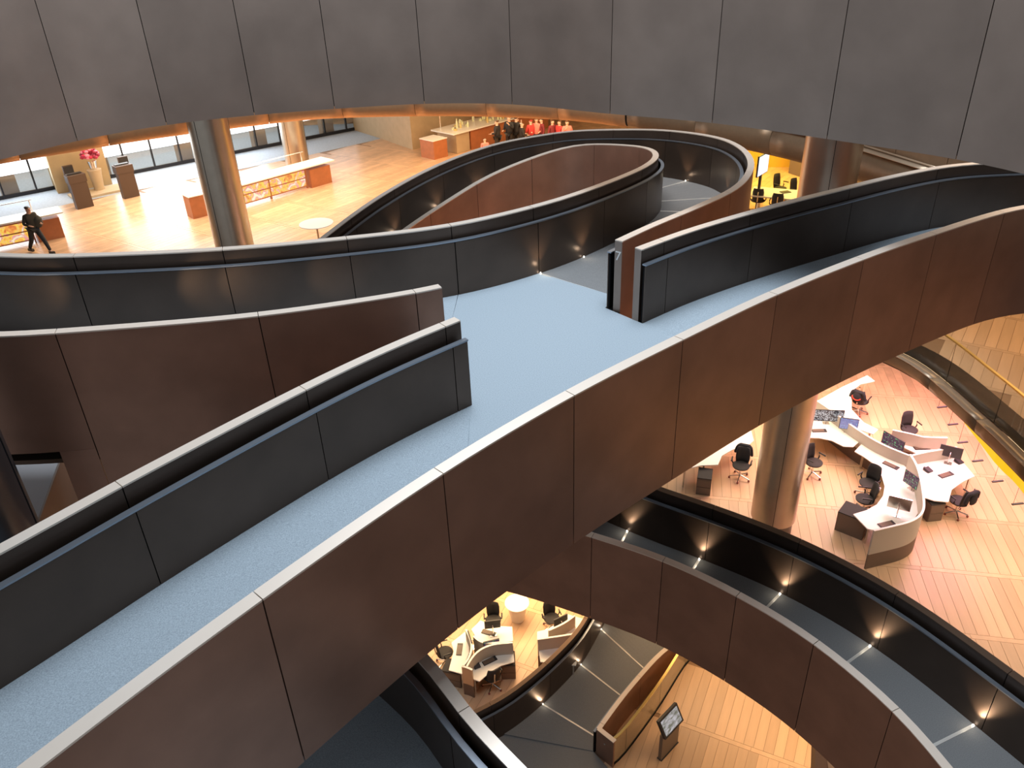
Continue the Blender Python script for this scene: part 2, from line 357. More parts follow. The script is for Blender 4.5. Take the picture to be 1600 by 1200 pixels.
dQ = deck('lowest grey carpeted ramp with pale seam strips beside the kiosk floor', pLL, pLL.near((-0.41,14.22)), pLL.L, .2, -1, pLE, 0, pLE.L, .2, 1, CARPET2, h=1.3, soff=0, hb=1.05, pair=1)
def seam(root, a, b, w=.045):
    d = (b-a); l = d.length; mb = MB(); q = d.xy.normalized(); nn = Vector((-q.y, q.x, 0))*w/2; z = Vector((0, 0, .006)); z0 = Vector((0, 0, -.02))
    vs = [a-nn+z0, b-nn+z0, b+nn+z0, a+nn+z0, a-nn+z, b-nn+z, b+nn+z, a+nn+z]
    off = root.location
    mb.add([v-off for v in vs], [(3, 2, 1, 0), (4, 5, 6, 7), (0, 1, 5, 4), (1, 2, 6, 5), (2, 3, 7, 6), (3, 0, 4, 7)])
    mb.build('seam_strip', STRIP, root)
def led(p, parent_label, power, n, col=(1, .86, .66), beam=1):
    r = [o for o in COL.objects if o.get('label', '').startswith(parent_label)][0]
    mb = MB().box((p.x-r.location.x, p.y-r.location.y, p.z-r.location.z+.02), (.022, .022, .02)); mb.build('step_light', LED, r)
    d = bpy.data.lights.new('step_light_glow', 'POINT'); d.energy = power; d.color = col; d.shadow_soft_size = .02
    o = bpy.data.objects.new('step_light_glow', d); o.location = (p.x+n.x*.09, p.y+n.y*.09, p.z+.14); COL.objects.link(o)
    d = bpy.data.lights.new('step_light_beam', 'SPOT'); d.energy = 26*beam; d.color = (1, .68, .42); d.spot_size = math.radians(75); d.spot_blend = 1; d.shadow_soft_size = .02
    o = bpy.data.objects.new('step_light_beam', d); o.location = (p.x+n.x*.12, p.y+n.y*.12, p.z+.05); COL.objects.link(o)
    o.rotation_euler = Vector((-n.x*.14, -n.y*.14, 1)).to_track_quat('-Z', 'Y').to_euler()
def lz(P, s, o, side, h=1.1): q = P.at(s, o, side); q.z -= h; return q
def nrm(P, s, side): return (P.at(s, 1, side)-P.at(s, 0, side)).normalized()
# lower ramp: seam + lamp every panel on the far side
for q in [(2.15,11.8), (3.4,11), (4.58,10), (5.63,8.77), (6.44,7.28)]:
    s = pLF.near(q); a = lz(pLF, s, .24, -1); sb = pLR.near(a); b = lz(pLR, sb, .24, 1); seam(dR, a, b)
    led(lz(pLF, s, .27, -1), 'black-looking parapet', .6, nrm(pLF, s, -1))
for q in [(4.46,19.02), (4.75,17.3), (4.77,16), (3.83,14.82), (3.05,13.98), (2.59,19.04)]:
    s = pB.near(q); a = lz(pB, s, .24, 1); sb = max(sI1, pI.near(pB.at(s, .2, 1))); b = lz(pI, sb, .24, -1); seam(dL, a, b)
    led(lz(pB, s, .27, 1), 'outer parapet of the looped', .5, nrm(pB, s, 1))
seam(dk, lz(pI, sI1, .24, -1), lz(pB, sB1, .24, 1))
for q in [(1.46,13.12), (0.46,12.49)]:
    s = pI.near(q); led(lz(pI, s, .27, -1), 'long dark parapet', .5, nrm(pI, s, -1))
for q in [(-2.17,20.67), (-3.32,19.33), (-0.82,21.27), (1.39,23.42)]:
    s = pB.near(q); led(lz(pB, s, .27, 1), 'outer parapet of the looped', .9, nrm(pB, s, 1))
for x, tx in ((-6.4, -6.5), (-4.9, -4.35), (-4.3, -3.9), (-2.9, -2.55)):  # unseen lamps and spots added to cast glows on the opposite lining
    s = pC.near((x, 8.8)); p = lz(pC, s, .27, 1); led(p, 'dark bronze parapet behind', .3, nrm(pC, s, 1))
    t = lz(pI, pI.near((tx, 11.4)), .24, -1); t.z += .62
    d = bpy.data.lights.new('added_glow_spot', 'SPOT'); d.energy = 38; d.color = (1, .72, .45); d.spot_size = math.radians(26); d.spot_blend = 1; d.shadow_soft_size = .03
    o = bpy.data.objects.new('added_glow_spot', d); o.location = p+nrm(pC, s, 1)*.1+Vector((0, 0, .12)); o.rotation_euler = (t-o.location).to_track_quat('-Z', 'Y').to_euler(); COL.objects.link(o)
for q in [(0.44,15.59), (1.69,16.84), (2.7,18.05)]:
    s = pLL.near(q); a = lz(pLL, s, .24, -1, 1.3); sb = pLE.near(pLL.at(s, .2, -1)); b = lz(pLE, sb, .24, 1, 1.05); seam(dQ, a, b)
    led(a, 'black parapet left of the lowest', .8, nrm(pLL, s, -1))
# foot of the lowest ramp
ql = samp(pLL, .3, pLL.near((-0.41,14.22))+.5, .2, -1, 6)+[pLE.at(.5, .2, 1), pLE.at(0, .2, 1), Vector((2.6, 12.9, 0)), Vector((3.2, 9, 0)), Vector((-5, 9, 0)), Vector((-4.2, 12.6, 0))]
f0 = empty('landing_floor', (0, 12, 0)); struct(f0, 'dark grey carpet at the foot of the lowest ramp', 'floor')
MB().prism([(p.x, p.y-12) for p in ql], -.1, .035).build('carpet', CARPET2, f0)
# kiosk side wall: coping wall with a lining, return and glass balustrade
lew = parapet('low brown boxed parapet beside the kiosk, its near end closed by a bronze plate', pLE, 1, joints(pLE, [(2.13,14.14)], 1.9), lo=.17, fascia=1.2)
endplate(pLE, 0, 1, 'low brown boxed')
gp = [(2.3,13.61,0), (2.7,13.96,0), (3.93,15.45,0), (4.96,16.86,0), (5.6, 17.5, 0), (7.2, 19.2, 0)]
pG = Path([Vector((p[0], p[1], 1.12)) for p in gp], smooth=.1)
e0 = pLE.at(0, 0, 1); g0 = pG.at(0)
gw = tag(empty('glass_balustrade', (g0.x, g0.y, 0)), 'glass balustrade with a brass top rail along the kiosk floor', 'balustrade')
def off(mb, r): mb.v = [(v[0]-r.location.x, v[1]-r.location.y, v[2]-r.location.z) for v in mb.v]; return mb
GL2 = mat('amber tinted glass', (0.80, 0.66, 0.42), .08, trans=.75)
BRASS = mat('brass rail', (0.85, 0.62, 0.22), .3, .9)
gj = [0]+[pG.near((2.7,13.96)), pG.near((3.93,15.45)), pG.near((4.96,16.86)), pG.L]
for a, b in zip(gj[:-1], gj[1:]):
    off(strip(MB(), pG, a+.01, b-.01, 0, .02, -1.1, -.03), gw).build('glass_pane', GL2, gw)
off(strip(MB(), pG, 0, pG.L, -.02, .05, -.03, .0), gw).build('top_rail', BRASS, gw)
off(strip(MB(), pG, 0, pG.L, -.02, .03, -1.13, -1.06), gw).build('base_channel', CORE, gw)
v = Vector((g0.x-e0.x, g0.y-e0.y, 0)); l = v.length; ang = math.atan2(v.y, v.x)
rp = MB().box(((e0.x+g0.x)/2, (e0.y+g0.y)/2, .56), (l+.1, .06, 1.1), ang); off(rp, lew).build('return_panel', BRONZE, lew)
rp = MB().box(((e0.x+g0.x)/2, (e0.y+g0.y)/2, 1.12), (l+.14, .13, .02), ang); off(rp, lew).build('return_coping', COPING, lew)
rp = MB().lathe([(.03, 0), (.03, .02)], n=12); rp.v = [Vector((e0.x*.55+g0.x*.45, e0.y*.55+g0.y*.45, .75))+Matrix.Rotation(ang, 3, 'Z') @ (Matrix.Rotation(PI/2, 3, 'X') @ Vector(q))+Matrix.Rotation(ang, 3, 'Z') @ Vector((0, -.03, 0)) for q in rp.v]
off(rp, lew).build('round_switch', CHROME, lew)
for P, lab in ((pB, 'outer parapet of the looped'), (pE, 'dark parapet right of the landing'),): endplate(P, 0, -1 if P is pE else 1, lab, m=BRONZE_T)
for P, lab, sd in ((pD, 'dark parapet of two leaves', -1), (pC, 'dark bronze parapet behind', 1)): endplate(P, P.L, sd, lab)

# ------------------------------------------------------------------ floor plates
def inpoly(x, y, P):
    c = False; j = len(P)-1
    for i in range(len(P)):
        if (P[i][1] > y) != (P[j][1] > y) and x < (P[j][0]-P[i][0])*(y-P[i][1])/(P[j][1]-P[i][1])+P[i][0]: c = not c
        j = i
    return c
def woodstuff():
    m = mat('oak plank field', (0.64, 0.41, 0.25), 0.3, noise=.10, nscale=3, spec=.4)
    nt = m.node_tree; b = nt.nodes['Principled BSDF']
    at = nt.nodes.new('ShaderNodeAttribute'); at.attribute_name = 'tone'
    src = b.inputs['Base Color'].links[0].from_socket
    mx = nt.nodes.new('ShaderNodeVectorMath'); mx.operation = 'MULTIPLY'
    nt.links.new(src, mx.inputs[0]); nt.links.new(at.outputs['Color'], mx.inputs[1]); nt.links.new(mx.outputs[0], b.inputs['Base Color'])
    return m
WOODS = woodstuff()
camP = Vector((0, 0, 20.1))
def in_view(p):
    d = Vector(p)-camP; c = d.dot(fw)
    if c < 1: return False
    return abs(d.dot(rt)/c*1248) < 840 and abs(d.dot(up)/c*1248) < 640
def plank_floor(root, z, region, holes, bbox, ang, L=2.1, Wd=.27, focus=None):
    """rows of planks with a cross plank between rows; the 300 largest in view are parts, the rest one mesh"""
    R = Matrix.Rotation(ang, 2); cx, cy = (bbox[0]+bbox[2])/2, (bbox[1]+bbox[3])/2; hw = max(bbox[2]-bbox[0], bbox[3]-bbox[1])*.75
    cells = []
    row = 0; y = -hw
    while y < hw:
        x = -hw+(row % 3)*.09
        while x < hw: cells.append((x+Wd/2, y+L/2, Wd, L)); x += Wd
        x = -hw+(row*.7) % 1.3
        while x < hw: cells.append((x+1.3, y+L+.07, 2.6, .14)); x += 2.6
        y += L+.14; row += 1
    out = []
    for (x, y, w, l) in cells:
        cs = [R @ Vector((x+sx*w/2, y+sy*l/2)) for sx, sy in ((-1, -1), (1, -1), (1, 1), (-1, 1))]
        cs = [(c.x+cx, c.y+cy) for c in cs]; c = R @ Vector((x, y)); c = (c.x+cx, c.y+cy)
        if not (bbox[0] < c[0] < bbox[2] and bbox[1] < c[1] < bbox[3]): continue
        if not all(inpoly(*q, region) for q in cs): continue
        if any(inpoly(*c, h) for h in holes): continue
        out.append((c, w, l))
    def key(e):
        c = e[0]; d = (Vector((c[0], c[1], z))-camP).length
        vis = in_view((c[0], c[1], z)) and (focus is None or inpoly(c[0], c[1], focus))
        return (0 if vis else 1, d)
    out.sort(key=key)
    meshes = {}
    r = root; g = .004
    for c, w, l in out[:300]:
        k = (w, l)
        if k not in meshes:
            mb = MB().box((0, 0, -.008), (w-2*g, l-2*g, .016)); me = bpy.data.meshes.new('plank'); me.from_pydata(mb.v, [], mb.f); me.materials.append(WOODP); meshes[k] = me
        o = bpy.data.objects.new('plank', meshes[k]); o.location = (c[0]-r.location.x, c[1]-r.location.y, z+random.uniform(-.0008, .0008)-r.location.z); o.rotation_euler = (0, 0, ang); o.parent = r; COL.objects.link(o)
    mb = MB(); tones = []
    for c, w, l in out[300:]:
        mb.box((c[0]-r.location.x, c[1]-r.location.y, z-.008-r.location.z), (w-2*g, l-2*g, .016), ang); t = random.uniform(.86, 1.14); tones += [t]*24
    if mb.v:
        o = mb.build('planking', WOODS, r); o['kind'] = 'stuff'
        ca = o.data.color_attributes.new('tone', 'FLOAT_COLOR', 'CORNER'); a = []
        for t in tones: a += [t, t, t, 1]
        ca.data.foreach_set('color', a)
def plate(name, label, poly, z0, z1, m, body=SOFFIT):
    r = empty(name, (0, 0, z1)); struct(r, label, 'floor')
    MB().prism(poly, z0-z1, -.02).build('slab', body, r)
    MB().prism(poly, -.02, -.013).build('screed', GROUT, r)
    return r
edge5 = [(p.x, p.y) for p in Path([(-40,14,0), (-8,16.3,0), (-3,17.3,0), (0.5,17.6,0), (3.4,17.0,0), (5.4,15.6,0), (6.4,13.8,0), (6.5,12,0), (5.95,10.3,0), (5.3,8.5,0), (4.9,5,0), (4.9,-4,0)]).p[::6]]
reg5 = edge5+[(30, -4), (30, 45), (-40, 45)]
edge6 = [(p.x, p.y) for p in Path([(-45,18,0), (-22,21.5,0), (-12,24.6,0), (-5,26,0), (0,26,0), (4,24.6,0), (7.4,21.6,0), (10.15,17.83,0), (10.5,14.97,0), (10.56,13.32,0), (10.6,9.5,0), (10.9,4,0), (11,-4,0)]).p[::6]]
reg6 = edge6+[(34, -4), (34, 56), (-45, 56)]
P7 = Path([(-45,8,15), (-24,16,15), (-18.5,21.5,15)]+[(-15.29,24.72,15),(-13.69,25.79,15),(-12.47,26.77,15),(-10.47,27.87,15),(-7.96,28.99,15),(-6.43,29.44,15),(-3.22,29.25,15),(-1.02,28.82,15),(0.79,28.15,15),(2.35,27.45,15),(4.05,26.07,15)]+[(6.68,23.03,15), (8.12,20.86,15), (9.14,18.2,15), (10.6,13.5,15), (11.2,8,15), (11.4,-4,15)], smooth=1.0)
edge7 = [(p.x, p.y) for p in P7.p[::6]]
reg7 = edge7+[(34, -4), (34, 56), (-45, 56)]
fl4 = empty('floor', (0, 0, 0)); struct(fl4, 'oak plank floor of the lowest level with the kiosk', 'floor')
MB().prism([(-45, -6), (34, -6), (34, 50), (-45, 50)], -.3, -.016).build('screed', GROUT, fl4)
deck_zone = [(p.x, p.y) for p in samp(pLL, 0, pLL.L, -.1, -1, 12)]+[(p.x, p.y) for p in samp(pLE, pLE.L, 0, .1, 1, 8)]+[(g0.x, g0.y), (2.6, 12.9), (3.2, 9), (-5, 9)]
plank_floor(fl4, 0, [(-45, -6), (34, -6), (34, 50), (-45, 50)], [deck_zone], (-9, 6, 12, 27), -.47)
fl5 = plate('floor', 'oak plank floor of the desk level at right', reg5, 4.3, 5, WOODF)
plank_floor(fl5, 5, reg5, [], (-4, 7, 20, 30), -.21, focus=[(3, 11), (14, 9), (16, 30), (3, 30)])
fl6 = plate('floor', 'oak plank floor of the pantry level with the entrance at far left', reg6, 9.62, 10, WOODF)
street = [(-23.58,30.72), (-21.11,32.75), (-19.13,34.85), (-16.24,36.99), (-10.06,41.72), (-6.67,44.77), (-7.4, 49), (-30, 49)]
MB().prism([(x, y) for x, y in street], -.012, .004).build('entrance_carpet', STREETC, fl6)
plank_floor(fl6, 10, reg6, [street], (-32, 8, 25, 52), -.62)
fl7 = plate('floor', 'floor plate of the level above the pantry', reg7, 14.3, 15, WOODF)
# rims
def rim(label, P, s0, s1, prof, m, step=1.7, name='trim_1', pieces='rim_panel', root=None):
    r = root or struct(empty(name, P.at((s0+s1)/2)), label, 'trim')
    s = s0
    while s < s1-.2:
        e = min(s+step, s1); n = 5; vs = []; fs = []; k = len(prof)
        for i in range(n+1):
            t = s+.008+(e-s-.016)*i/n
            for o, h in prof:
                q = P.at(t, o, -1); vs.append((q.x-r.location.x, q.y-r.location.y, q.z+h-r.location.z))
        for i in range(n):
            for j in range(k-1): fs.append((i*k+j, (i+1)*k+j, (i+1)*k+j+1, i*k+j+1))
        o = link_mesh(pieces, vs, fs, m, r, True); s = e
        md = o.modifiers.new('thickness', 'SOLIDIFY'); md.thickness = .02
    return r
roll = [(-.14, .02)]+[(-.12+.24*math.sin(a*PI/8), -.385+.385*math.cos(a*PI/8)) for a in range(1, 8)]+[(-.20, -.78)]
sm = P7.near((4.05,26.07))
rim('copper rolled edge of the upper floor across the far side', P7, P7.near((-24, 16)), sm, roll, COPPER, 2.6)
rr = rim('brown rolled floor edge with a pale ledge at the right', P7, sm, P7.L, roll, BROWNRIM, 2.6, name='trim_2')
rim('', P7, sm, P7.L, [(.12, .02), (-.2, .02), (-.2, .05)], LEDGE, 2.6, pieces='ledge', root=rr)
fp = tag(empty('balustrade', P7.at(sm)), 'glass balustrade with painted brown reflection above the pale ledge at upper right', 'balustrade')
s = sm
while s < P7.L-1.5:
    off(strip(MB(), P7, s+.01, s+1.49, -.27, -.21, .05, .95, -1), fp).build('panel', BROWNRIM, fp); s += 1.5  # opaque brown stands for the reflection in the glass
# level 6 rim, dark floor strip, glass
P6 = Path([(7.4,21.6,10), (8.8,19.6,10), (10.15,17.83,10), (10.5,14.97,10), (10.56,13.32,10), (10.6,9.5,10), (10.9,4,10)], smooth=.4)
r6 = rim('dark bronze floor edge with a pale ledge, right of the desks', P6, 0, P6.L, [(.02, .0), (.06, -.04), (.07, -.2), (.04, -.3), (-.08, -.36)], BROWNRIM, 1.9, name='trim_3')
rim('', P6, 0, P6.L, [(.10, .02), (-.16, .02)], LEDGE, 1.9, pieces='ledge', root=r6)
kb = off(strip(MB(), P6, 0, P6.L, -.95, -.22, -.01, .02, -1), fl6).build('dark_floor_strip', CORE, fl6)
g6 = tag(empty('glass_balustrade', P6.at(0)), 'clear glass balustrade with a yellow lit top rail at the right edge', 'balustrade')
s = .4
for q in ((10.4,16.66), (10.71,14.96)): pass
js6 = joints(P6, [(10.36,16.57), (10.54,14.78)], 1.9)
for a, b in zip(js6[:-1], js6[1:]):
    off(strip(MB(), P6, a+.006, b-.006, -.2, -.18, .02, 1.06, -1), g6).build('glass_pane', GLASS, g6)
off(strip(MB(), P6, 0, P6.L, -.22, -.16, 1.06, 1.10, -1), g6).build('top_rail', emis('yellow lit rail', (1, .72, .05), 1.3) if False else BRASS, g6)
# orange light cove hanging under the right floor edge
PY = Path([(11.51,16.92,9.1), (11.53,16.06,9), (11.52,15.15,8.9), (11.67,14.38,8.8), (10.6,9.2,9.0), (10.8,6,9.0)], smooth=.2)
cv = tag(empty('light_cove', PY.at(0)), 'glowing yellow-orange curved light band under the floor edge at right', 'light')
off(strip(MB(), PY, 0, PY.L, -.03, .03, -.48, .28, -1), cv).build('diffuser', emis('orange glow', (1, .50, .01), 1.15), cv)
off(strip(MB(), PY, 0, PY.L, -.06, .06, .28, .32, -1), cv).build('housing', BROWNRIM, cv)
area('pink_wash', (13.0, 20.5, 9.1), 4, 520, (1, .38, .55), sizey=5)

# ------------------------------------------------------------------ columns
def column(label, x, y, r, z0, z1, m, group=None, base=True):
    c = tag(empty('column', (x, y, z0)), label, 'column', group)
    MB().lathe([(r, .45 if base else 0), (r, z1-z0)], n=48).build('shaft', m, c, True)
    if base: MB().lathe([(r-.06, 0), (r-.06, .46)], n=48).build('recessed_base', PED, c, True)
    for a in (-1.9, .3):
        MB().box((math.cos(a)*r, math.sin(a)*r, (z1-z0)/2+.22), (.012, .012, z1-z0-.5), a).build('seam', CORE, c)
    return c
column('tall brushed metal column rising from the desk floor past the right end of the bridge', 7.15, 17.35, .6, 5, 22, STEEL)
column('tall brushed metal column in front of the entrance floor at upper left', -9.2, 25.95, .62, 10, 22, STEEL, base=False)
column('further column behind the white counter at upper left', -9.9, 38.9, .56, 10, 14.3, STEEL, base=False)
column('dark metal column in the gap at the left edge beyond the near walkway', -5.80, 6.76, .55, 0, 22, STEELD, base=False)

# wedge between the two left parapets: a lower ramp with its dark wall
wl = deck_root('pale triangle of a lower ramp seen down the gap at far left', (-9, 11, 12.4))
WP = [(-7.38,10.96,12.9), (-6.91,9.15,12.9)]
a = Vector(WP[0]); b = Vector(WP[1]); d = (b-a).normalized()
PALE = mat('pale grey floor', (.50, .49, .50), .8)
MB().prism([(x+9, y-11) for x, y in [(-7.39,10.98), (-6.91,9.15), (-6.7,6.86), (-10.56,10.11), (-11.52,12.44), (-8.05,12.17)]], .4, .5).build('floor_surface', PALE, wl)
cpar = [o for o in COL.objects if o.get('label', '').startswith('dark bronze parapet behind')][0]
off(strip(MB(), pC, pC.near((-5.41,7.97)), pC.near((-5.08,8.05))-.006, 0, .02, -2.7, -1.552, 1), cpar).build('lower_fascia_panel', BRONZE, cpar)
dw = tag(empty('parapet', tuple(a)), 'short dark wall beside the pale triangle in the gap at far left', 'parapet')
PW = Path([a, a+(b-a)*.5, b, b+d*1.5], smooth=.05)
off(strip(MB(), PW, 0, PW.L, 0, .03, -2.4, .0, 1), dw).build('panel', BRONZE_T, dw)

# ------------------------------------------------------------------ entrance glazing and walls of the pantry level
STW = mat('warm stone wall', (0.50, 0.36, 0.19), .75, noise=.05, nscale=2)
PIER = mat('brown pier', (.33, .24, .17), .7)
SKYW = mat('daylit upper pane', (.8, .85, .9), .4, emit=(.92, .96, 1.0), estr=1.6)
fa, fb = Vector((-30, 30.1, 10)), Vector((-8.3, 47.3, 10))
fd = (fb-fa).normalized(); fn = Vector((-fd.y, fd.x, 0)); FL = (fb-fa).length; fang = math.atan2(fd.y, fd.x)
win = empty('window_1', fa, fang); struct(win, 'entrance glazing towards the street at far upper left', 'window')
x = 0; i = 0
while x < FL:
    MB().box((x, 0, 2.15), (.07, .14, 4.3)).build('mullion', FRAMEM, win)
    w = min(1.35, FL-x)
    MB().box((x+w/2, 0, .08), (w-.07, .12, .16)).build('sill', FRAMEM, win)
    if w > .2:
        MB().box((x+w/2, .0, .55), (w-.08, .02, .8)).build('lower_pane', GLASS, win)
        MB().box((x+w/2, .0, 2.65), (w-.08, .02, 3.3)).build('upper_pane', SKYW, win)
    if i % 3 == 1: MB().box((x+.35, .5, 2.15), (.7, .5, 4.3)).build('pier', PIER, win)
    x += 1.35; i += 1
area('street_fill', (-20.8, 41.0, 14.2), 20, 420, (1, .97, .92), rot=(0, 0, .67), sizey=3)  # added fill to brighten the building outside, not a street lamp
bd = tag(empty('building', (-24, 44, 10)), 'low tan masonry building across the street behind the entrance glazing', 'building')
q0 = fa+fn*5-bd.location; q1 = fb+fn*5+fd*6-bd.location; q2 = q1+fn*3; q3 = q0+fn*3
MB().prism([(q0.x, q0.y), (q1.x, q1.y), (q2.x, q2.y), (q3.x, q3.y)], -.5, 4.4).build('wall', mat('street stone', (.70, .55, .36), .8), bd)
gq = [fa+fn*.2, fb+fn*.2, fb+fn*5, fa+fn*5]
gr = empty('floor', (-20, 42, 9.9)); struct(gr, 'pale pavement of the street outside the glazing', 'floor')
MB().prism([(p.x+20, p.y-42) for p in gq], -.2, .08).build('paving', STREETC, gr)
def wallprism(name, label, poly, z0, z1, m):
    c = poly[0]; o = empty(name, (c[0], c[1], z0)); struct(o, label, 'wall')
    MB().prism([(p[0]-c[0], p[1]-c[1]) for p in poly], 0, z1-z0).build('wall_face', m, o); return o
wallprism('wall_left', 'tan stone wall behind the flower stand', [(-20.42,36.46), (-18.45,37.72), (-19.6, 39.4), (-21.4, 38.0)], 10, 14.3, STW)
mwl = wallprism('wall_back', 'beige stone wall left of the serving counter', [(-8.47, 47.2), (-6.69, 44.9), (-4.64, 42.0), (-.5, 46.1), (5, 51.5), (-1, 56)], 10, 14.3, STONE)
wallprism('wall_right', 'brown wall behind the serving counter', [(5, 51.5), (14, 48), (14.2, 48.6), (5, 52.2)], 10, 14.3, BROWNRIM)
wallprism('wall_far', 'olive beige wall panels beyond the crowd', [(4.6, 47.5), (7.6, 44.2), (8.2, 44.8), (5.2, 48.1)], 10, 14.3, STONE)
wallprism('wall_back_right', 'warm wall at the back of the level above the pantry', [(16, 16), (16.3, 16), (16.3, 34), (16, 34)], 15, 18.5, mat('peach wall', (.75, .48, .30), .7))
# meeting room at the right of the pantry level
wallprism('wall_meeting_room', 'yellow lit wall of the meeting room', [(9.83,33.28), (9.6, 36.5), (15.5, 35.5), (15.5, 35.8), (9.4, 36.8)][1:], 10, 14.3, YELLOW)
area('meeting_light', (11.3, 33, 13.8), 4, 420, (1, .72, .12), sizey=3)
wallprism('wall_meeting_side', 'dark brown storage wall right of the meeting room', [(12.6, 35), (14.4, 31), (14.7, 31.1), (12.9, 35.1)], 10, 14.3, PED)
win2 = empty('window_2', (11.5, 29.0, 10)); struct(win2, 'glass partition of the meeting room', 'window')
MB().box((0.9, .4, 2.1), (.07, .07, 4.2)).build('mullion', FRAMEM, win2)
mt = tag(empty('meeting_table', (10.9, 29.6, 10)), 'long white meeting table in the yellow lit room', 'table')
MB().box((0, 0, .72), (3.0, 1.25, .04), .0+-.45).build('tabletop', WHITE, mt)
for sx in (-1, 1):
    q = Matrix.Rotation(-.45, 3, 'Z') @ Vector((sx*1.1, 0, 0)); MB().box((q.x, q.y, .35), (.08, .8, .70), -.45).build('leg', CHROME, mt)
tv = tag(empty('display', (9.75, 29.9, 11.85)), 'wall display with a white page at the end of the meeting table', 'screen')
MB().box((0, 0, 0), (1.0, .06, .78), .9, .0).build('bezel', BLACK, tv); MB().box((.02, -.035, 0), (.94, .01, .72), .9).build('screen', emis('bright page', (.85, .92, 1), 1.3), tv)
MB().box((0, .1, -.92), (.10, .08, 1.86), .9).build('stand', BLACK, tv)
ph = tag(empty('conference_phone', (11.4, 29.2, 10.74)), 'dark conference phone on the meeting table', 'phone')
MB().lathe([(.16, 0), (.14, .04), (.05, .06)], n=10).build('body', BLACK, ph)
nb = tag(empty('laptop', (10.75, 29.9, 10.74)), 'dark closed laptop on the meeting table', 'laptop')
MB().box((0, 0, .012), (.36, .25, .02), .3).build('body', BLACK, nb)
# ------------------------------------------------------------------ entrance furniture
DKB = mat('dark brown stand', (.075, .045, .03), .5)
def stand(label, x, y, rz):
    s = tag(empty('reception_stand', (x, y, 10), rz), label, 'desk', 'dark reception stands')
    MB().box((0, 0, .55), (.68, .32, 1.10)).build('body', DKB, s); MB().box((0, .05, 1.26), (.74, .46, .32)).build('top_case', DKB, s)
    MB().box((0, .14, 1.45), (.6, .2, .03)).build('counter_surface', BLACK, s); return s
stand('dark brown reception stand left of the flower pedestal', -18.2, 34.2, .75)
stand('dark brown reception stand right of the flower pedestal', -16.7, 35.5, .75)
def terminal(label, x, y):
    s = tag(empty('sign_in_terminal', (x, y, 10), .7), label, 'terminal', 'black sign-in terminals')
    MB().box((0, 0, .65), (.42, .16, 1.3)).build('body', DKB, s); MB().box((0, -.09, 1.08), (.38, .03, .38)).build('screen', BLACK, s)
    MB().box((.06, -.11, .82), (.1, .02, .03)).build('card_reader', LEDGE, s)
terminal('tall black sign-in terminal against the tan wall, left of the flowers', -19.55, 36.3)
terminal('tall black sign-in terminal against the tan wall, right of the flowers', -17.6, 37.6)
fp = tag(empty('pedestal', (-18.55, 36.6, 10)), 'tapered stone pedestal carrying the flowers', 'pedestal')
MB().lathe([(.25, 0), (.22, .2), (.27, .8), (.31, 1.01)], n=20).build('body', STONE, fp, True)
MB().box((.15, -.2, .05), (2.6, 1.2, .10), .7).build('plinth', STONE, fp)
vs_ = tag(empty('flower_vase', (-18.55, 36.6, 11.02)), 'vase with a round bunch of red and pink flowers', 'flowers')
MB().lathe([(.14, 0), (.17, .2), (.2, .38)], n=16).build('vase', CHROME, vs_, True)
FL_ = [mat('red petals', (.55, .03, .08), .6), mat('pink petals', (.80, .25, .35), .6), mat('dark red petals', (.30, .02, .05), .6)]
for k in range(46):
    u = random.uniform(0, 2*PI); w = random.uniform(-.35, 1); rr_ = .34*random.uniform(.85, 1.05)
    c = (rr_*math.cos(u)*math.sqrt(max(0, 1-w*w)), rr_*math.sin(u)*math.sqrt(max(0, 1-w*w)), .62+.30*w)
    MB().lathe([(.02, -.07), (.09, -.02), (.10, .03), (.04, .07)], c, n=8).build('flower', FL_[k % 3], vs_, True)
# left counter with walking person in front
def backlit(label, x, y, rz, L_):
    s = tag(empty('counter', (x, y, 10), rz), label, 'counter')
    MB().box((0, 0, .97), (L_, 1.0, .05)).build('worktop', WHITE, s)
    MB().box((L_*.36, 0, .40), (L_*.2, .8, .80)).build('cabinet', WALNUT, s)
    MB().box((-L_*.1, -.2, .66), (L_*.66, .05, .32)).build('artwork_band', ART, s)
    MB().box((-L_*.1, -.2, .30), (L_*.66, .05, .32)).build('artwork_band', ART, s)
    for h in (.12, .48, .84): MB().box((-L_*.1, -.2, h), (L_*.68, .09, .04)).build('shelf_edge', WALNUT, s)
    for sx in (-.42, -.1, .24): MB().box((sx*L_, -.2, .46), (.05, .1, .92)).build('upright', WALNUT, s)
    MB().tube([(-L_*.5, .4, 1.45), (L_*.32, .4, 1.45)], .02).build('hanging_rail', CHROME, s)
    for sx in (-.45, .3): MB().tube([(sx*L_, .4, 1.0), (sx*L_, .4, 1.45)], .02).build('rail_post', CHROME, s)
    return s
def artmat():
    m = bpy.data.materials.new('backlit colourful glass'); m.use_nodes = True; nt = m.node_tree; b = nt.nodes['Principled BSDF']
    tc = nt.nodes.new('ShaderNodeTexCoord'); n = nt.nodes.new('ShaderNodeTexNoise'); n.inputs['Scale'].default_value = 2.2; n.inputs['Detail'].default_value = 3; n.inputs['Distortion'].default_value = 2
    cr = nt.nodes.new('ShaderNodeValToRGB'); e = cr.color_ramp.elements
    e[0].position = .30; e[0].color = (.7, .12, .03, 1); e[1].position = .62; e[1].color = (1, .92, .65, 1)
    for p, c in ((.40, (1, .45, .08, 1)), (.47, (1, .75, .10, 1)), (.54, (.85, .25, .30, 1))): q = cr.color_ramp.elements.new(p); q.color = c
    nt.links.new(tc.outputs['Object'], n.inputs['Vector']); nt.links.new(n.outputs['Fac'], cr.inputs[0])
    nt.links.new(cr.outputs[0], b.inputs['Emission Color']); b.inputs['Emission Strength'].default_value = .9; b.inputs['Base Color'].default_value = (.1, .1, .1, 1)
    return m
ART = artmat()
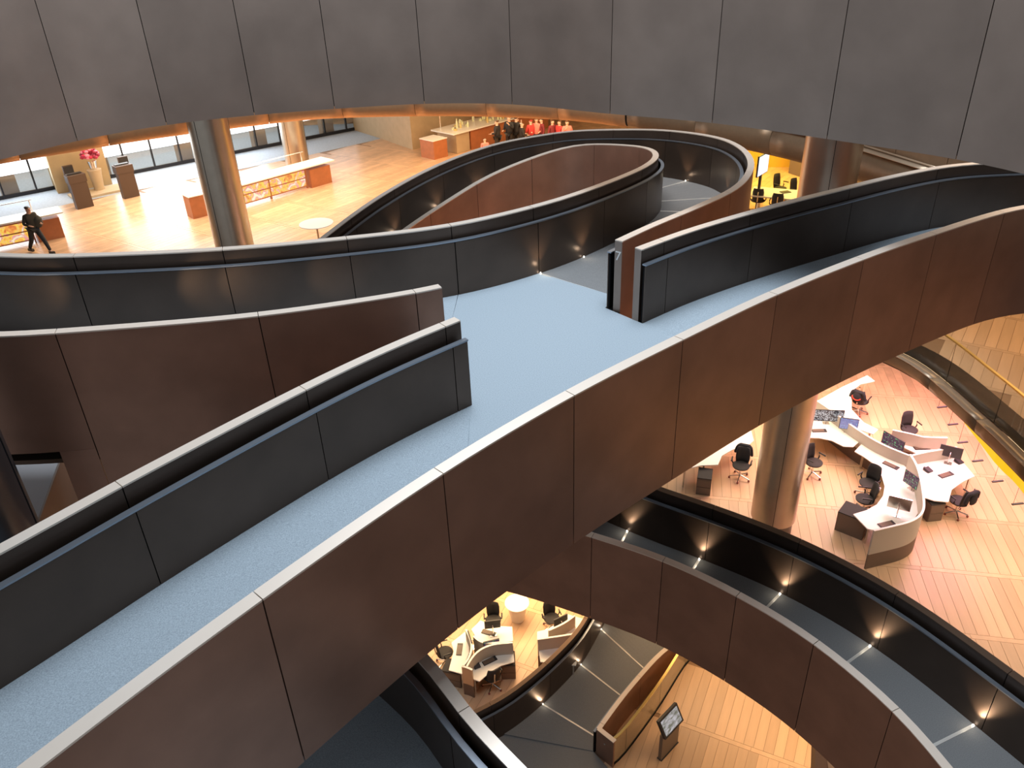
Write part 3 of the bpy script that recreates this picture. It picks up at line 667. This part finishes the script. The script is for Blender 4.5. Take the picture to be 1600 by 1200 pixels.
backlit('long white-topped counter with glowing orange glass shelves behind the tall column', -9.9, 34.9, .83, 5.6)
backlit('white-topped counter with glowing orange glass shelves behind the walking person', -19.2, 29.4, .62, 4.6)
bx = tag(empty('waste_station', (-12.55, 32.45, 10), .72), 'wooden recycling box with a white top left of the tall column', 'bin')
MB().box((0, 0, .44), (1.0, .62, .88)).build('body', WALNUT, bx); MB().box((0, 0, .90), (1.04, .66, .04)).build('top', WHITE, bx)
for k in range(4): MB().lathe([(.05, 0), (.05, .004)], (-.30+k*.17, -.05, .92), n=10).build('waste_slot', BLACK, bx)
def round_table(label, x, y, z, r, cone=False):
    t = tag(empty('round_table', (x, y, z)), label, 'table')
    MB().lathe([(r, .71), (r+.01, .725), (r, .74)], n=40).build('tabletop', WHITE, t, True)
    if cone: MB().lathe([(r*.55, 0), (r*.6, .1), (r*.85, .70)], n=32).build('pedestal', WHITE, t, True)
    else:
        MB().lathe([(.035, .0), (.035, .71)], n=12).build('stem', LEDGE, t, True); MB().lathe([(.28, 0), (.28, .015), (.05, .03)], n=24).build('foot', LEDGE, t, True)
round_table('small round white table on a thin stem at the left end of the looped ramp', -6.95, 28.5, 10, .62)
x, y = (-0.13,19.08); round_table('round white table on a solid tapered base beside the small desk cluster', x, y, 0, .40, True)
# serving counter
bc = tag(empty('serving_counter', (-2.6, 40.4, 10), math.atan2(5.3, 5.2)), 'long white-topped serving counter with an orange-brown front', 'counter')
MB().box((3.9, .75, 1.02), (7.4, 1.7, .06)).build('worktop', WHITE, bc); MB().box((4.5, .75, .5), (6.0, 1.4, .98)).build('front_panel', WALNUT, bc)
MB().box((.95, .75, .5), (.9, 1.4, .98)).build('steel_panel', STONE, bc)
b2 = tag(empty('counter_box', (-3.05, 40.1, 10), math.atan2(5.3, 5.2)), 'square wooden cabinet with a pale top at the near end of the serving counter', 'cabinet')
MB().box((0, .5, .44), (.9, 1.0, .88)).build('body', WALNUT, b2); MB().box((0, .5, .9), (.94, 1.04, .04)).build('top', WHITE, b2)
JAR = mat('pale green glass jar', (.75, .78, .5), .2); FOOD = mat('food', (.65, .5, .2), .6)
u = Vector((math.cos(.795), math.sin(.795), 0)); nn = Vector((-u.y, u.x, 0))
for k in range(26):
    q = Vector((-2.6, 40.4, 11.05))+u*random.uniform(.5, 4.4)+nn*random.uniform(.3, 1.35); h = random.choice((.12, .2, .3, .45, .6))
    j = tag(empty('jar', q), 'pale jar or bottle standing among the others on the serving counter', 'jar', 'jars and bottles on the serving counter')
    r_ = .05 if h > .25 else .09
    MB().lathe([(r_, 0), (r_, h*.65), (r_*.45, h*.8), (r_*.45, h)], n=10).build('body', JAR if k % 3 else FOOD, j, True)
    MB().lathe([(r_*.5, h), (r_*.5, h+.02)], n=8).build('lid', BLACK if k % 4 == 0 else CHROME, j)
for k in range(3):
    q = Vector((-2.6, 40.4, 11.05))+u*(.7+k*2.4)+nn*1.4
    j = tag(empty('counter_post', q), ['steel post at the near end of the serving counter', 'steel post halfway along the serving counter', 'steel post at the far end of the serving counter'][k], 'post')
    MB().tube([(0, 0, 0), (0, 0, .8)], .03, 8).build('post', CHROME, j)

# ------------------------------------------------------------------ people
SKIN = mat('skin', (.62, .36, .25), .5); SKIN2 = mat('pale skin', (.75, .50, .38), .5)
def skinmesh(name, verts, edges, m, parent, root=0, sub=1):
    me = bpy.data.meshes.new(name); me.from_pydata([v[:3] for v in verts], edges, []); o = bpy.data.objects.new(name, me); COL.objects.link(o)
    md = o.modifiers.new('s', 'SKIN'); sv = me.skin_vertices[0].data
    for i, v in enumerate(verts):
        r = v[3]; sv[i].radius = (r, v[4] if len(v) > 4 else r); sv[i].use_root = (i == root)
    s = o.modifiers.new('u', 'SUBSURF'); s.levels = sub; s.render_levels = sub
    dg = bpy.context.evaluated_depsgraph_get(); m2 = bpy.data.meshes.new_from_object(o.evaluated_get(dg)); m2.name = name
    bpy.data.objects.remove(o); m2.materials.clear(); m2.materials.append(m); m2.polygons.foreach_set('use_smooth', [True]*len(m2.polygons))
    o = bpy.data.objects.new(name, m2); COL.objects.link(o); o.parent = parent; return o
def person(label, x, y, z, rz, H=1.75, top=BLACK, legs=BLACK, hair=BLACK, skin=SKIN, stride=0, arms=(0, 0), group=None, lean=0):
    """faces +y before rotation; arms: 0 hanging, 1 forearm raised forward, 2 hand up"""
    k = H/1.75; r = tag(empty('person', (x, y, z), rz), label, 'person', group); r.scale = (k, k, k)
    hip = {-1: (-.10, 0, .90), 1: (.10, 0, .90)}
    kn = {-1: (-.11, stride*.22+.03, .50), 1: (.11, -stride*.16+.02, .49)}
    an = {-1: (-.12, stride*.42, .09), 1: (.12, -stride*.42, .11 + .03*abs(stride))}
    sh = {-1: (-.19, lean*.1, 1.42), 1: (.19, lean*.1, 1.42)}
    el, wr = {}, {}
    for s, a in ((-1, arms[0]), (1, arms[1])):
        if a == 0: el[s] = (s*.26, -.03, 1.14); wr[s] = (s*.27, .06, .90)
        elif a == 1: el[s] = (s*.27, 0, 1.14); wr[s] = (s*.20, .24, 1.10)
        else: el[s] = (s*.28, .12, 1.20); wr[s] = (s*.14, .28, 1.42)
    V = [(0, 0, .95, .125, .10), (0, lean*.04, 1.15, .125, .09), (0, lean*.1, 1.38, .14, .095), (0, lean*.12+.0, 1.50, .055), (0, lean*.14+.01, 1.58, .085, .10), (0, lean*.15+.02, 1.69, .09, .105)]
    Ed = [(0, 1), (1, 2), (2, 3), (3, 4), (4, 5)]
    for s in (-1, 1):
        n = len(V); V += [(*hip[s], .085), (*kn[s], .058), (*an[s], .04), (an[s][0], an[s][1]+.12, .04, .035)]; Ed += [(0, n), (n, n+1), (n+1, n+2), (n+2, n+3)]
        n = len(V); d = (Vector(wr[s])-Vector(el[s])).normalized(); h = Vector(wr[s])+d*.07; V += [(*sh[s], .055), (*el[s], .04), (*wr[s], .026), (*h, .03, .02)]
        Ed += [(2, n), (n, n+1), (n+1, n+2), (n+2, n+3)]
        side = d.cross(Vector((0, 1, 0)) if abs(d.y) < .7 else Vector((0, 0, 1))).normalized()
        for f in range(4):
            p = h+side*(f-1.5)*.018+d*.015; e = p+d*(.06+.01*(f in (1, 2)))-Vector((0, 0, .0)); m_ = len(V); V += [(*p, .009), (*e, .007)]; Ed += [(n+3, m_), (m_, m_+1)]
        p = Vector(wr[s])+side*.028+d*.03; m_ = len(V); V += [(*(p+side*.01), .010), (*(p+side*.02+d*.04), .008)]; Ed += [(n+3, m_), (m_, m_+1)]
    skinmesh('body', V, Ed, skin, r)
    g = [(0, lean*.0, .84, .21, .17), (0, lean*.04, 1.12, .20, .155), (0, lean*.1, 1.37, .20, .15), (0, lean*.11, 1.48, .085)]; e_ = [(0, 1), (1, 2), (2, 3)]
    for s in (-1, 1):
        n = len(g); g += [(*sh[s], .075), (*el[s], .056), (*(Vector(wr[s])*.9+Vector(el[s])*.1), .042)]; e_ += [(2, n), (n, n+1), (n+1, n+2)]
    skinmesh('jacket', g, e_, top, r)
    g = [(0, 0, .98, .17, .14)]; e_ = []
    for s in (-1, 1):
        n = len(g); g += [(*hip[s], .115), (*kn[s], .085), (*an[s], .056)]; e_ += [(0, n), (n, n+1), (n+1, n+2)]
    skinmesh('trousers', g, e_, legs, r)
    for s in (-1, 1):
        a_ = an[s]; MB().box((a_[0], a_[1]+.05, a_[2]-.045), (.09, .26, .09)).build('shoe', BLACK, r)
    hy = lean*.15
    skinmesh('hair', [(0, hy-.02, 1.725, .115, .125), (0, hy-.05, 1.63, .10, .085)], [(0, 1)], hair, r)
    fc = MB().lathe([(.004, -.02), (.014, -.012), (.006, .03)], (0, hy+.112, 1.63), n=6); fc.build('nose', skin, r)
    for s in (-1, 1):
        MB().lathe([(.003, -.01), (.011, 0), (.003, .01)], (s*.032, hy+.098, 1.665), n=6).build('eye', BLACK, r)
        MB().lathe([(.006, -.03), (.014, 0), (.006, .03)], (s*.085, hy+.01, 1.645), n=6).build('ear', skin, r)
    MB().box((0, hy+.098, 1.595), (.045, .01, .008)).build('mouth', FL_[0], r)
    return r
pm = person('person in dark clothes with a bag, striding past the glowing counter at the left edge', -17.35, 28.6, 10, -2.1, 1.8, top=mat('charcoal jacket', (.035, .035, .028), .8), legs=mat('dark trousers', (.02, .022, .025), .8), stride=1.0, arms=(1, 1), lean=.6)
bg_ = tag(empty('backpack', (-17.18, 28.72, 11.15), -2.1), 'dark backpack on the striding person', 'bag')
MB().lathe([(.10, -.2), (.17, -.1), (.18, .1), (.10, .22)], n=12).build('body', mat('dark canvas', (.05, .05, .04), .9), bg_, True)
RED = mat('red clothing', (.55, .05, .05), .7); PINK = mat('pink clothing', (.80, .25, .22), .7); SUIT = mat('black suit', (.02, .02, .024), .7); GREY = mat('grey hair', (.5, .48, .44), .8); BRN = mat('brown hair', (.12, .06, .03), .8); MAROON = mat('maroon clothing', (.22, .03, .04), .7)
def Pq(q, h): return q
crowd = [
 ((-0.22,40.05), 1.75, SUIT, BRN, 'man in a black suit in front of the serving counter, left of the group', 1.2, (1, 1)),
 ((-0.81,38.05), 1.35, PINK, GREY, 'grey-haired person low in front of the serving counter', .3, (0, 0)),
 ((0.38,40.58), 1.8, SUIT, BRN, 'black-suited person second from left in the group', 2.6, (2, 1)),
 ((0.73,40.75), 1.72, SUIT, BLACK, 'black-suited person with a white badge in the middle of the dark group', -.6, (2, 2)),
 ((0.99,39.87), 1.62, SUIT, GREY, 'fair-haired person in a dark jacket bending towards the red group', -1.3, (1, 1)),
 ((1.44,40.27), 1.66, RED, RED, 'person in red next to the dark-suited group', .5, (1, 0)),
 ((1.72,40.36), 1.7, PINK, BRN, 'person in pink and red with a white badge', 2.9, (1, 1)),
 ((1.97,40.31), 1.7, MAROON, BLACK, 'person in maroon at the right of the red group', 1.9, (0, 1)),
 ((2.48,39.92), 1.68, MAROON, BRN, 'person in maroon and grey right of the bright post', -2.4, (0, 0)),
 ((2.81,39.72), 1.68, RED, BRN, 'person in bright red second from the right of the crowd', 2.2, (1, 0)),
 ((3.16,39.51), 1.7, PINK, BRN, 'person in pink stripes at the right end of the crowd', -2.9, (1, 2)),
]
for (xy, H, top, hair, lab, rz, ar) in crowd:
    person(lab, xy[0], xy[1], 10, rz, H, top=top, legs=BLACK, hair=hair, skin=SKIN2, arms=ar, group='crowd by the serving counter')

# ------------------------------------------------------------------ office chairs
LEATH = mat('rust leather underside', (.22, .05, .03), .5)
def chair_proto():
    t = empty('office_chair')
    mb = MB(); 
    for k in range(5):
        a = 2*PI*k/5+.3; mb.tube([(0, 0, .13), (.31*math.cos(a), .31*math.sin(a), .075)], .02, 6)
    mb.lathe([(.04, .08), (.03, .2), (.022, .42)], n=10); sb = mb.build('star_base', CHROME, t, True)
    for k in range(5):
        a = 2*PI*k/5+.3; MB().lathe([(.012, 0), (.032, .012), (.032, .05), (.012, .06)], (.31*math.cos(a), .31*math.sin(a), 0), n=8).build('caster', LEATH, sb, True)
    MB().lathe([(.16, .43), (.25, .45), (.26, .49), (.2, .515)], n=20).build('seat', MESH, t, True)
    vs = []; fs = []
    n = 8
    for i in range(n+1):
        a = (i/n-.5)*1.5; w = .27
        for h, rr__, dp in ((.50, .9, .0), (.62, 1, -.03), (.85, 1.0, -.0), (1.0, .85, -.05)):
            vs.append((w*rr__*math.sin(a)*1.15, -.26*math.cos(a)+.02+dp*-1*0-(h-.5)*.12, h))
    for i in range(n):
        for j in range(3): fs.append((i*4+j, (i+1)*4+j, (i+1)*4+j+1, i*4+j+1))
    o = link_mesh('backrest', vs, fs, MESH, t, True); md = o.modifiers.new('t', 'SOLIDIFY'); md.thickness = .03
    MB().tube([(0, -.05, .46), (0, -.27, .5), (0, -.33, .9)], .022, 6).build('back_support', CHROME, t)
    for s in (-1, 1): MB().tube([(s*.24, -.05, .47), (s*.29, -.05, .55), (s*.29, -.08, .68), (s*.28, .16, .69)], .022, 6).build('armrest', BLACK, t)
    return t
ch0 = None
def chair(x, y, z, rz, label, group='office chairs'):
    global ch0
    if ch0 is None: ch0 = c = chair_proto()
    else: c = copy_tree(ch0)
    c.location = (x, y, z); c.rotation_euler = (0, 0, rz); tag(c, label, 'chair', group); return c
JK = mat('black jacket cloth', (.015, .015, .02), .9); JR = mat('red lining cloth', (.6, .06, .03), .8)
def jacket(x, y, z, rz, label, red=False):
    t = tag(empty('jacket', (x, y, z), rz), label, 'jacket')
    skinmesh('cloth', [(0, -.36, 1.05, .10, .06), (0, -.38, .85, .17, .06), (.02, -.38, .60, .14, .05), (-.2, -.33, .95, .06), (-.25, -.33, .65, .05), (.2, -.33, .95, .06), (.26, -.3, .7, .05)], [(0, 1), (1, 2), (0, 3), (3, 4), (0, 5), (5, 6)], JK, t)
    if red: MB().tube([(.16*math.cos(a), -.34+.05*math.sin(a)-.06, .86+.14*math.sin(a)) for a in [PI+.2+i*.35 for i in range(8)]], .02, 6).build('red_lining', JR, t)
# ------------------------------------------------------------------ desks from their plan outlines
def desk(label, poly, zf, h=.73, group=None, legs=True):
    cx = sum(p[0] for p in poly)/len(poly); cy = sum(p[1] for p in poly)/len(poly)
    t = tag(empty('desk', (cx, cy, zf)), label, 'desk', group)
    pl = [(p[0]-cx, p[1]-cy) for p in poly]
    o = MB().prism(pl, h-.035, h).build('desktop', WHITE, t)
    md = o.modifiers.new('b', 'BEVEL'); md.width = .008; md.segments = 2; md.limit_method = 'ANGLE'
    ext = sorted(pl, key=lambda p: -(p[0]**2+p[1]**2)); q = [ext[0]]
    for p in ext:
        if all((Vector(p)-Vector(k)).length > .7 for k in q): q.append(p)
        if len(q) == 4: break
    for p in q: MB().box((p[0]*.86, p[1]*.86, (h-.035)/2), (.05, .05, h-.035)).build('leg', CHROME, t)
    return t
def screen_wall(label, pts, zf, top=1.3, split=.5, m=FABRIC):
    P = Path([Vector((p[0], p[1], zf+top)) for p in pts], smooth=.08)
    t = tag(empty('desk_screen', (P.at(P.L/2).x, P.at(P.L/2).y, zf)), label, 'partition', 'grey desk screens')
    off(strip(MB(), P, 0, P.L, -.025, .025, -top+split, 0, 1, .12), t).build('fabric_panel', m, t, True)
    off(strip(MB(), P, 0, P.L, -.022, .022, -top+.0, -top+split-.005, 1, .12), t).build('base_panel', BROWNB, t, True)
    off(strip(MB(), P, 0, P.L, -.03, .03, 0, .012, 1, .12), t).build('cap', WHITE, t, True); return t
def scr(kind):
    m = bpy.data.materials.new('screen '+kind); m.use_nodes = True; nt = m.node_tree; b = nt.nodes['Principled BSDF']; b.inputs['Roughness'].default_value = .2; b.inputs['Base Color'].default_value = (.01, .01, .01, 1)
    tc = nt.nodes.new('ShaderNodeTexCoord'); n = nt.nodes.new('ShaderNodeTexVoronoi' if kind == 'grid' else 'ShaderNodeTexNoise'); n.inputs['Scale'].default_value = 9
    cr = nt.nodes.new('ShaderNodeValToRGB'); cr.color_ramp.interpolation = 'CONSTANT'; e = cr.color_ramp.elements
    C = {'grid': [(0, (.02, .02, .03)), (.35, (.7, .72, .75)), (.5, (.05, .05, .06))], 'blue': [(0, (.22, .24, .50)), (.55, (.30, .30, .55)), (.64, (.15, .60, .85))], 'dark': [(0, (.05, .03, .06)), (.5, (.12, .06, .10)), (.62, (.08, .6, .2))], 'pale': [(0, (.55, .55, .62)), (.5, (.62, .62, .68)), (.9, (.7, .7, .72))]}[kind]
    e[0].position = C[0][0]; e[0].color = (*C[0][1], 1); e[1].position = C[1][0]; e[1].color = (*C[1][1], 1); q = cr.color_ramp.elements.new(C[2][0]); q.color = (*C[2][1], 1)
    nt.links.new(tc.outputs['Generated'], n.inputs['Vector']); nt.links.new(n.outputs[0], cr.inputs[0]); nt.links.new(cr.outputs[0], b.inputs['Emission Color']); b.inputs['Emission Strength'].default_value = .9
    return m
SC = {k: scr(k) for k in ('grid', 'blue', 'dark', 'pale')}
def monitor(label, x, y, z, rz, kind='blue', W_=.62, H_=.38, tilt=0, back=False):
    """screen faces -y before rotation"""
    t = tag(empty('monitor', (x, y, z), rz), label, 'monitor')
    hs = MB().box((0, 0, .36), (W_, .035, H_)).build('housing', BLACK if not back else CHROME, t)
    MB().box((0, -.020, .36), (W_-.03, .006, H_-.03)).build('display', SC[kind], hs)
    MB().tube([(0, .03, .36), (0, .10, .34), (0, .12, .02)], .018, 6).build('arm', CHROME, t)
    MB().box((0, .10, .008), (.2, .16, .016)).build('foot', CHROME, t); return t
def keyboard(label, x, y, z, rz):
    t = tag(empty('keyboard', (x, y, z), rz), label, 'keyboard', 'desk keyboards')
    MB().box((0, 0, .012), (.46, .17, .022)).build('body', BLACK, t)
    for i in range(4): MB().box((-.03, -.055+i*.036, .026), (.36, .026, .008)).build('key_row', PED, t)
def ped(label, x, y, z, rz, w=.42, d=.55, h=.58):
    t = tag(empty('desk_pedestal', (x, y, z), rz), label, 'cabinet', 'desk pedestals')
    MB().box((0, 0, h/2), (w, d, h)).build('carcass', PED, t); MB().box((0, 0, h+.015), (w, d, .03)).build('cushion_top', MESH, t)
    for k in range(2): MB().box((0, -d/2-.006, h*(.27+.46*k)), (w-.03, .012, h*.42)).build('drawer_front', PED, t)
def phone(label, x, y, z, rz):
    t = tag(empty('desk_phone', (x, y, z), rz), label, 'phone', 'desk phones')
    MB().box((0, 0, .03), (.2, .2, .05), 0, .2).build('body', BLACK, t); MB().box((-.07, 0, .075), (.05, .2, .03), 0, .2).build('handset', BLACK, t)
D5 = 5.73
desk('crescent white desk in front of the curved grey screen, hollow towards the tall column', [(10.36,19.84),(10.74,20.23),(11.09,19.96),(11.48,19.29),(11.57,18.68),(11.33,17.79),(10.99,16.93),(10.69,16.6),(9.46,16.25),(9.32,16.31),(9.18,16.93),(9.59,17.07),(9.98,17.3),(10.32,17.68),(10.54,18.1),(10.67,18.65),(10.67,19.19),(10.52,19.56)], 5)
desk('white desk just right of the metal column, with the dark grid display', [(9.64,22.3),(10.23,21.93),(10.56,21.14),(10.86,20.47),(10.41,20.08),(10.13,20.13),(9.9,20.46),(9.56,20.63),(9.08,20.7),(9.26,21.54)], 5)
desk('brightly lit white desk at the right of the curved screen', [(11.94,19.49),(12.36,19.33),(13.41,19.69),(13.28,19.14),(13.27,18.38),(12.82,18.16),(12.32,17.81),(11.97,17.28),(11.61,17.36),(11.36,17.55),(11.64,18.3)], 5)
desk('cream desk behind the curved screen at the top of the cluster', [(11.98,20.89),(12.54,20.56),(13.4,20.35),(12.97,19.62),(12.24,19.47),(11.94,19.9),(11.77,20.26)], 5)
desk('pale desk at the back under the bridge with a dark chair beside it', [(11.39,23.63),(12.59,24.38),(12.69,23.96),(12.12,23.79),(11.6,23.31),(11.19,22.18),(11.27,21.39),(11.55,20.96),(11.29,20.72),(10.86,21.12),(10.48,22.03),(10.07,22.67)], 5)
desk('white desk left of the metal column, mostly hidden by the bridge', [(4.86,19.23),(5.58,19.44),(6.09,19.44),(6.32,19.89),(6.74,20.2),(7.23,20.34),(7.51,20.64),(7.64,21.66),(6.44,21.01),(5.48,20.36)], 5)
screen_wall('curved grey screen with a brown base sweeping round the crescent desk', [(9.08,15.58),(9.72,15.74),(10.17,15.87),(10.5,16.08),(10.74,16.38),(11.11,17.29),(11.39,18.19),(11.46,18.78)], 5)
screen_wall('brown-grey screen running back from the curved one towards the column', [(11.59,18.99),(11.37,19.21),(10.94,19.77),(10.58,20.58),(10.25,21.58),(9.92,22.4)], 5, top=1.1)
screen_wall('cream screen behind the top desk of the cluster', [(11.63,20.28),(12.29,19.91),(12.32,19.84),(13.05,19.75)], 5, top=1.15)
screen_wall('cream screen between the lit desk and the top desk', [(11.63,18.99),(12.19,19.15),(13.13,19.31)], 5, top=1.1)
z = D5
mons = [((10.04,21.33), 'dark grid of small pictures', .2, 'grid', .95, .42), ((10.5,20.81), 'blue-violet', .0, 'blue', .55, .40), ((11.41,19.72), 'dark with green figures, turned away to the left', -.75, 'dark', .75, .42), ((12.86,19.12), 'pale screen on the lit desk', 2.6+.35, 'pale', .6, .36)]
for (xy, lab, rz, kd, w_, h_) in mons: monitor('monitor showing a '+lab+' picture' if 'pale' not in lab else 'monitor with a '+lab, xy[0], xy[1], z, rz-.35, kd, w_, h_)
xy = (10.35,16.87); monitor('monitor seen from behind at the near end of the crescent desk', xy[0], xy[1], z, PI-.5, 'dark', .58, .38, back=True)
xy = (11.13,17.87); monitor('black monitor in the middle of the crescent desk', xy[0], xy[1], z, -1.2, 'dark', .5, .40)
for (q, rz, lab) in [((9.69, 21.01),-.05,'keyboard on the desk right of the column'), ((11.12, 19.04),-.9,'keyboard on the crescent desk, upper half'), ((9.89, 16.45),.25,'keyboard at the near end of the crescent desk'), ((12.48, 18.48),.35,'keyboard on the lit desk'), ((12.41, 19.85),0,'keyboard on the top cream desk')]:
    keyboard(lab, q[0], q[1], z, rz)
for (q, rz, lab) in [((11.03, 20.02),-.4,'white-buttoned phone by the corner of the crescent desk'), ((13.15, 19.07),.4,'dark box phone on the lit desk'), ((12.07, 18.72),.4,'dark phone near the screen on the lit desk')]:
    phone(lab, q[0], q[1], z, rz)
q = (9.3,16.59); q2 = (9.33,16.53)
ped('large brown pedestal at the near end of the crescent desk', q[0]+.05, q[1]+.55, 5, .85, .6, .75, .62)
q = (11.73,17.41); ped('brown pedestal under the lit desk beside the curved screen', q[0], q[1]+.2, 5, .1)
q = (5.66,19.2); ped('black pedestal with papers under the left desk', q[0], q[1], 5, -.3)
chs = [((6.88, 19.69),5,2.7,'office chair left of the metal column with a dark jacket on it'), ((9.11, 19.7),5,-2.6,'office chair just right of the metal column'), ((10.32, 18.58),5,2.2,'office chair in the hollow of the crescent desk'), ((9.93, 17.86),5,1.4,'office chair tucked under the near end of the crescent desk'), ((12.49, 17.61),5,.4,'office chair at the lit desk with red-brown base'), ((11.87, 23.09),5,-.8,'office chair by the back desk with a red-lined jacket'), ((12.73, 21.26),5,PI+.2,'dark office chair behind the top cream desk')]
for (q, zf, rz, lab) in chs:
    chair(q[0], q[1], zf, rz, lab)
for (q, rz, lab, rd) in [((6.88, 19.69),2.7,'black jacket hung on the chair left of the metal column',0), ((12.49, 17.61),.4,'black jacket hung on the chair at the lit desk',0), ((11.87, 23.09),-.8,'black jacket with bright red lining on the back chair',1)]:
    jacket(q[0], q[1], 5, rz, lab, rd)
# suspended lamps hanging over the right side of the desk floor
for k, q in enumerate([(12.69, 19.85), (12.55, 18.92), (12.37, 18.02), (12.33, 17.15), (12.37, 16.25), (12.36, 15.33)]):
    
    t = tag(empty('pendant_lamp', (q[0], q[1], 7.2)), ['topmost', 'second', 'third', 'fourth', 'fifth', 'lowest'][k]+' of the row of dark bar pendants over the pink-lit floor', 'lamp', 'dark bar pendants')
    MB().box((0, 0, 0), (.30, .05, .03), .1).build('bar', BLACK, t); MB().tube([(-.11, 0, .015), (-.11, 0, 2.42)], .004, 5).build('cable', CORE, t)

# ------------------------------------------------------------------ lowest level desks
D4 = .73; gd = 'lowest level desks'
desk('white desk at the upper right of the small cluster on the lowest level', [(-1.61,18.03),(-1.32,18.39),(-1.05,18.21),(-0.68,18.11),(-0.31,18.07),(-0.29,17.49),(-0.83,17.39),(-1.18,17.46),(-1.45,17.68)], 0)
desk('white desk at the left of the small cluster on the lowest level', [(-2.22,17.52),(-1.78,17.96),(-1.67,17.72),(-1.65,17.06),(-1.78,16.68),(-1.84,16.3),(-2.25,16.46),(-2.19,16.82),(-2.13,17.18)], 0)
desk('white desk at the lower right of the small cluster on the lowest level', [(-1.68,16.53),(-1.3,16.9),(-0.85,17.14),(-0.31,17.27),(-0.27,16.67),(-0.67,16.55),(-1,16.33),(-1.32,16),(-1.55,16.12)], 0)
desk('white desk of the far cluster on the lowest level, upper one', [(0.47,17.82),(0.79,17.9),(1.24,18.22),(1.47,18.51),(1.98,18.27),(2.19,17.78),(1.54,17.47),(1.35,17.51),(0.45,17.48)], 0)
desk('white desk of the far cluster on the lowest level, lower one', [(0.48,17.22),(1.01,17.22),(1.76,17.41),(1.57,16.44),(0.51,16.63)], 0)
T4 = 1.2
screen_wall('grey screen to the right of the small cluster centre', [(-1.49,17.31),(-1.33,17.07),(-0.9,17),(-0.3,17.07)], 0, top=T4)
screen_wall('curved grey screen down to the near end of the small cluster', [(-0.3,16.99),(-0.9,16.95),(-1.32,16.75),(-1.58,16.38),(-1.67,16.15)], 0, top=T4)
screen_wall('grey screen to the upper left of the small cluster centre', [(-1.73,17.58),(-1.61,17.26),(-1.52,16.91),(-1.62,16.43),(-1.79,16.18)], 0, top=T4)
screen_wall('short wood-edged end screen of the small cluster', [(-1.81,16.18),(-1.63,16.13),(-1.5,16.03)], 0, top=T4, m=LEDGE)
screen_wall('grey screen between the two far desks of the lowest level', [(0.46,17.08),(1.01,17.15),(1.64,17.24)], 0, top=T4)
screen_wall('low grey screen on the upper far desk of the lowest level', [(0.81,17.41),(1.28,17.65),(1.67,17.97)], 0, top=T4)
for (q, rz, lab) in [((-1.05, 17.84),-.4,'keyboard on the upper right desk of the small cluster'), ((-1.95, 17.23),1.5,'keyboard on the left desk of the small cluster'), ((-1.02, 16.74),.5,'keyboard on the lower right desk of the small cluster')]:
    keyboard(lab, q[0], q[1], D4, rz)
for (q, rz, kd, lab) in [((-0.95, 17.07),.25,'dark','monitor back against the screen of the lower right desk'), ((-1.6, 17.26),-1.3,'dark','monitor on the left desk of the small cluster'), ((-0.92, 17.86),PI+.1,'pale','monitor on the upper right desk of the small cluster'), ((1.22, 17.9),PI+.5,'pale','monitor on the upper far desk')]:
    monitor(lab, q[0], q[1], D4, rz, kd, .5, .32)
q = (-1.41,16.56); phone('dark phone on the lower right desk of the small cluster', q[0], q[1], D4, .4)
q = (-0.39,17.14); phone('phone at the right end of the lower right desk', q[0], q[1], D4, 0)
for (q, rz, lab) in [((-2.43, 17.36),-1.3,'office chair at the left desk of the small cluster'), ((-0.96, 16.41),.3,'office chair at the lower right desk of the small cluster'), ((-0.92, 18.62),PI,'office chair behind the upper right desk of the small cluster'), ((0.97, 18.6),PI+.3,'office chair behind the far upper desk of the lowest level')]:
    chair(q[0], q[1], 0, rz, lab)
q = (-2.02,16.61); ped('brown pedestal under the left desk of the small cluster', q[0]-.1, q[1]+.1, 0, -.3, .6, .5)
q = (-0.46,16.92); ped('brown pedestal under the lower right desk of the small cluster', q[0], q[1], 0, 0)
for k, (q, lab) in enumerate([((9.72, 29.86),'meeting chair nearest the display'), ((10.25, 29.17),'meeting chair at the near side of the meeting table'), ((11.02, 31.32),'meeting chair behind the meeting table, left'), ((11.45, 30.59),'meeting chair behind the meeting table, right')]):
    chair(q[0], q[1], 10, PI+.6 if k > 1 else -.4, lab, 'meeting room chairs')
# kiosk
q = (3.67,13.7); q2 = (4.24,14.25)
ka = math.atan2(q2[1]-q[1], q2[0]-q[0]); kc = ((q[0]+q2[0])/2, (q[1]+q2[1])/2); kw = math.dist(q, q2)
ks = tag(empty('kiosk', (kc[0], kc[1], 0), ka), 'free-standing dark kiosk with a tilted map screen on the lowest wooden floor', 'kiosk')
MB().box((0, .06, .5), (kw, .10, 1.0)).build('body', PED, ks)
R_ = -.5
MB().box((0, .0+.08, 1.24), (kw+.04, .09, .56), 0, R_).build('screen_housing', BLACK, ks)
def kiosk_scr():
    m = bpy.data.materials.new('map screen'); m.use_nodes = True; nt = m.node_tree; b = nt.nodes['Principled BSDF']; b.inputs['Base Color'].default_value = (.02, .02, .02, 1)
    tc = nt.nodes.new('ShaderNodeTexCoord'); n = nt.nodes.new('ShaderNodeTexNoise'); n.inputs['Scale'].default_value = 5
    cr = nt.nodes.new('ShaderNodeValToRGB'); e = cr.color_ramp.elements; e[0].position = .35; e[0].color = (.16, .17, .13, 1); e[1].position = .65; e[1].color = (.6, .58, .62, 1)
    nt.links.new(tc.outputs['Generated'], n.inputs[0]); nt.links.new(n.outputs[0], cr.inputs[0]); nt.links.new(cr.outputs[0], b.inputs['Emission Color']); b.inputs['Emission Strength'].default_value = .8; return m
v_ = Matrix.Rotation(R_, 3, 'X') @ Vector((0, -.05, 0)); MB().box((v_.x, .08+v_.y, 1.24+v_.z), (kw-.08, .01, .44), 0, R_).build('screen', kiosk_scr(), ks)
MB().box((0, .06, .01), (kw+.02, .16, .02)).build('foot_plate', BLACK, ks)
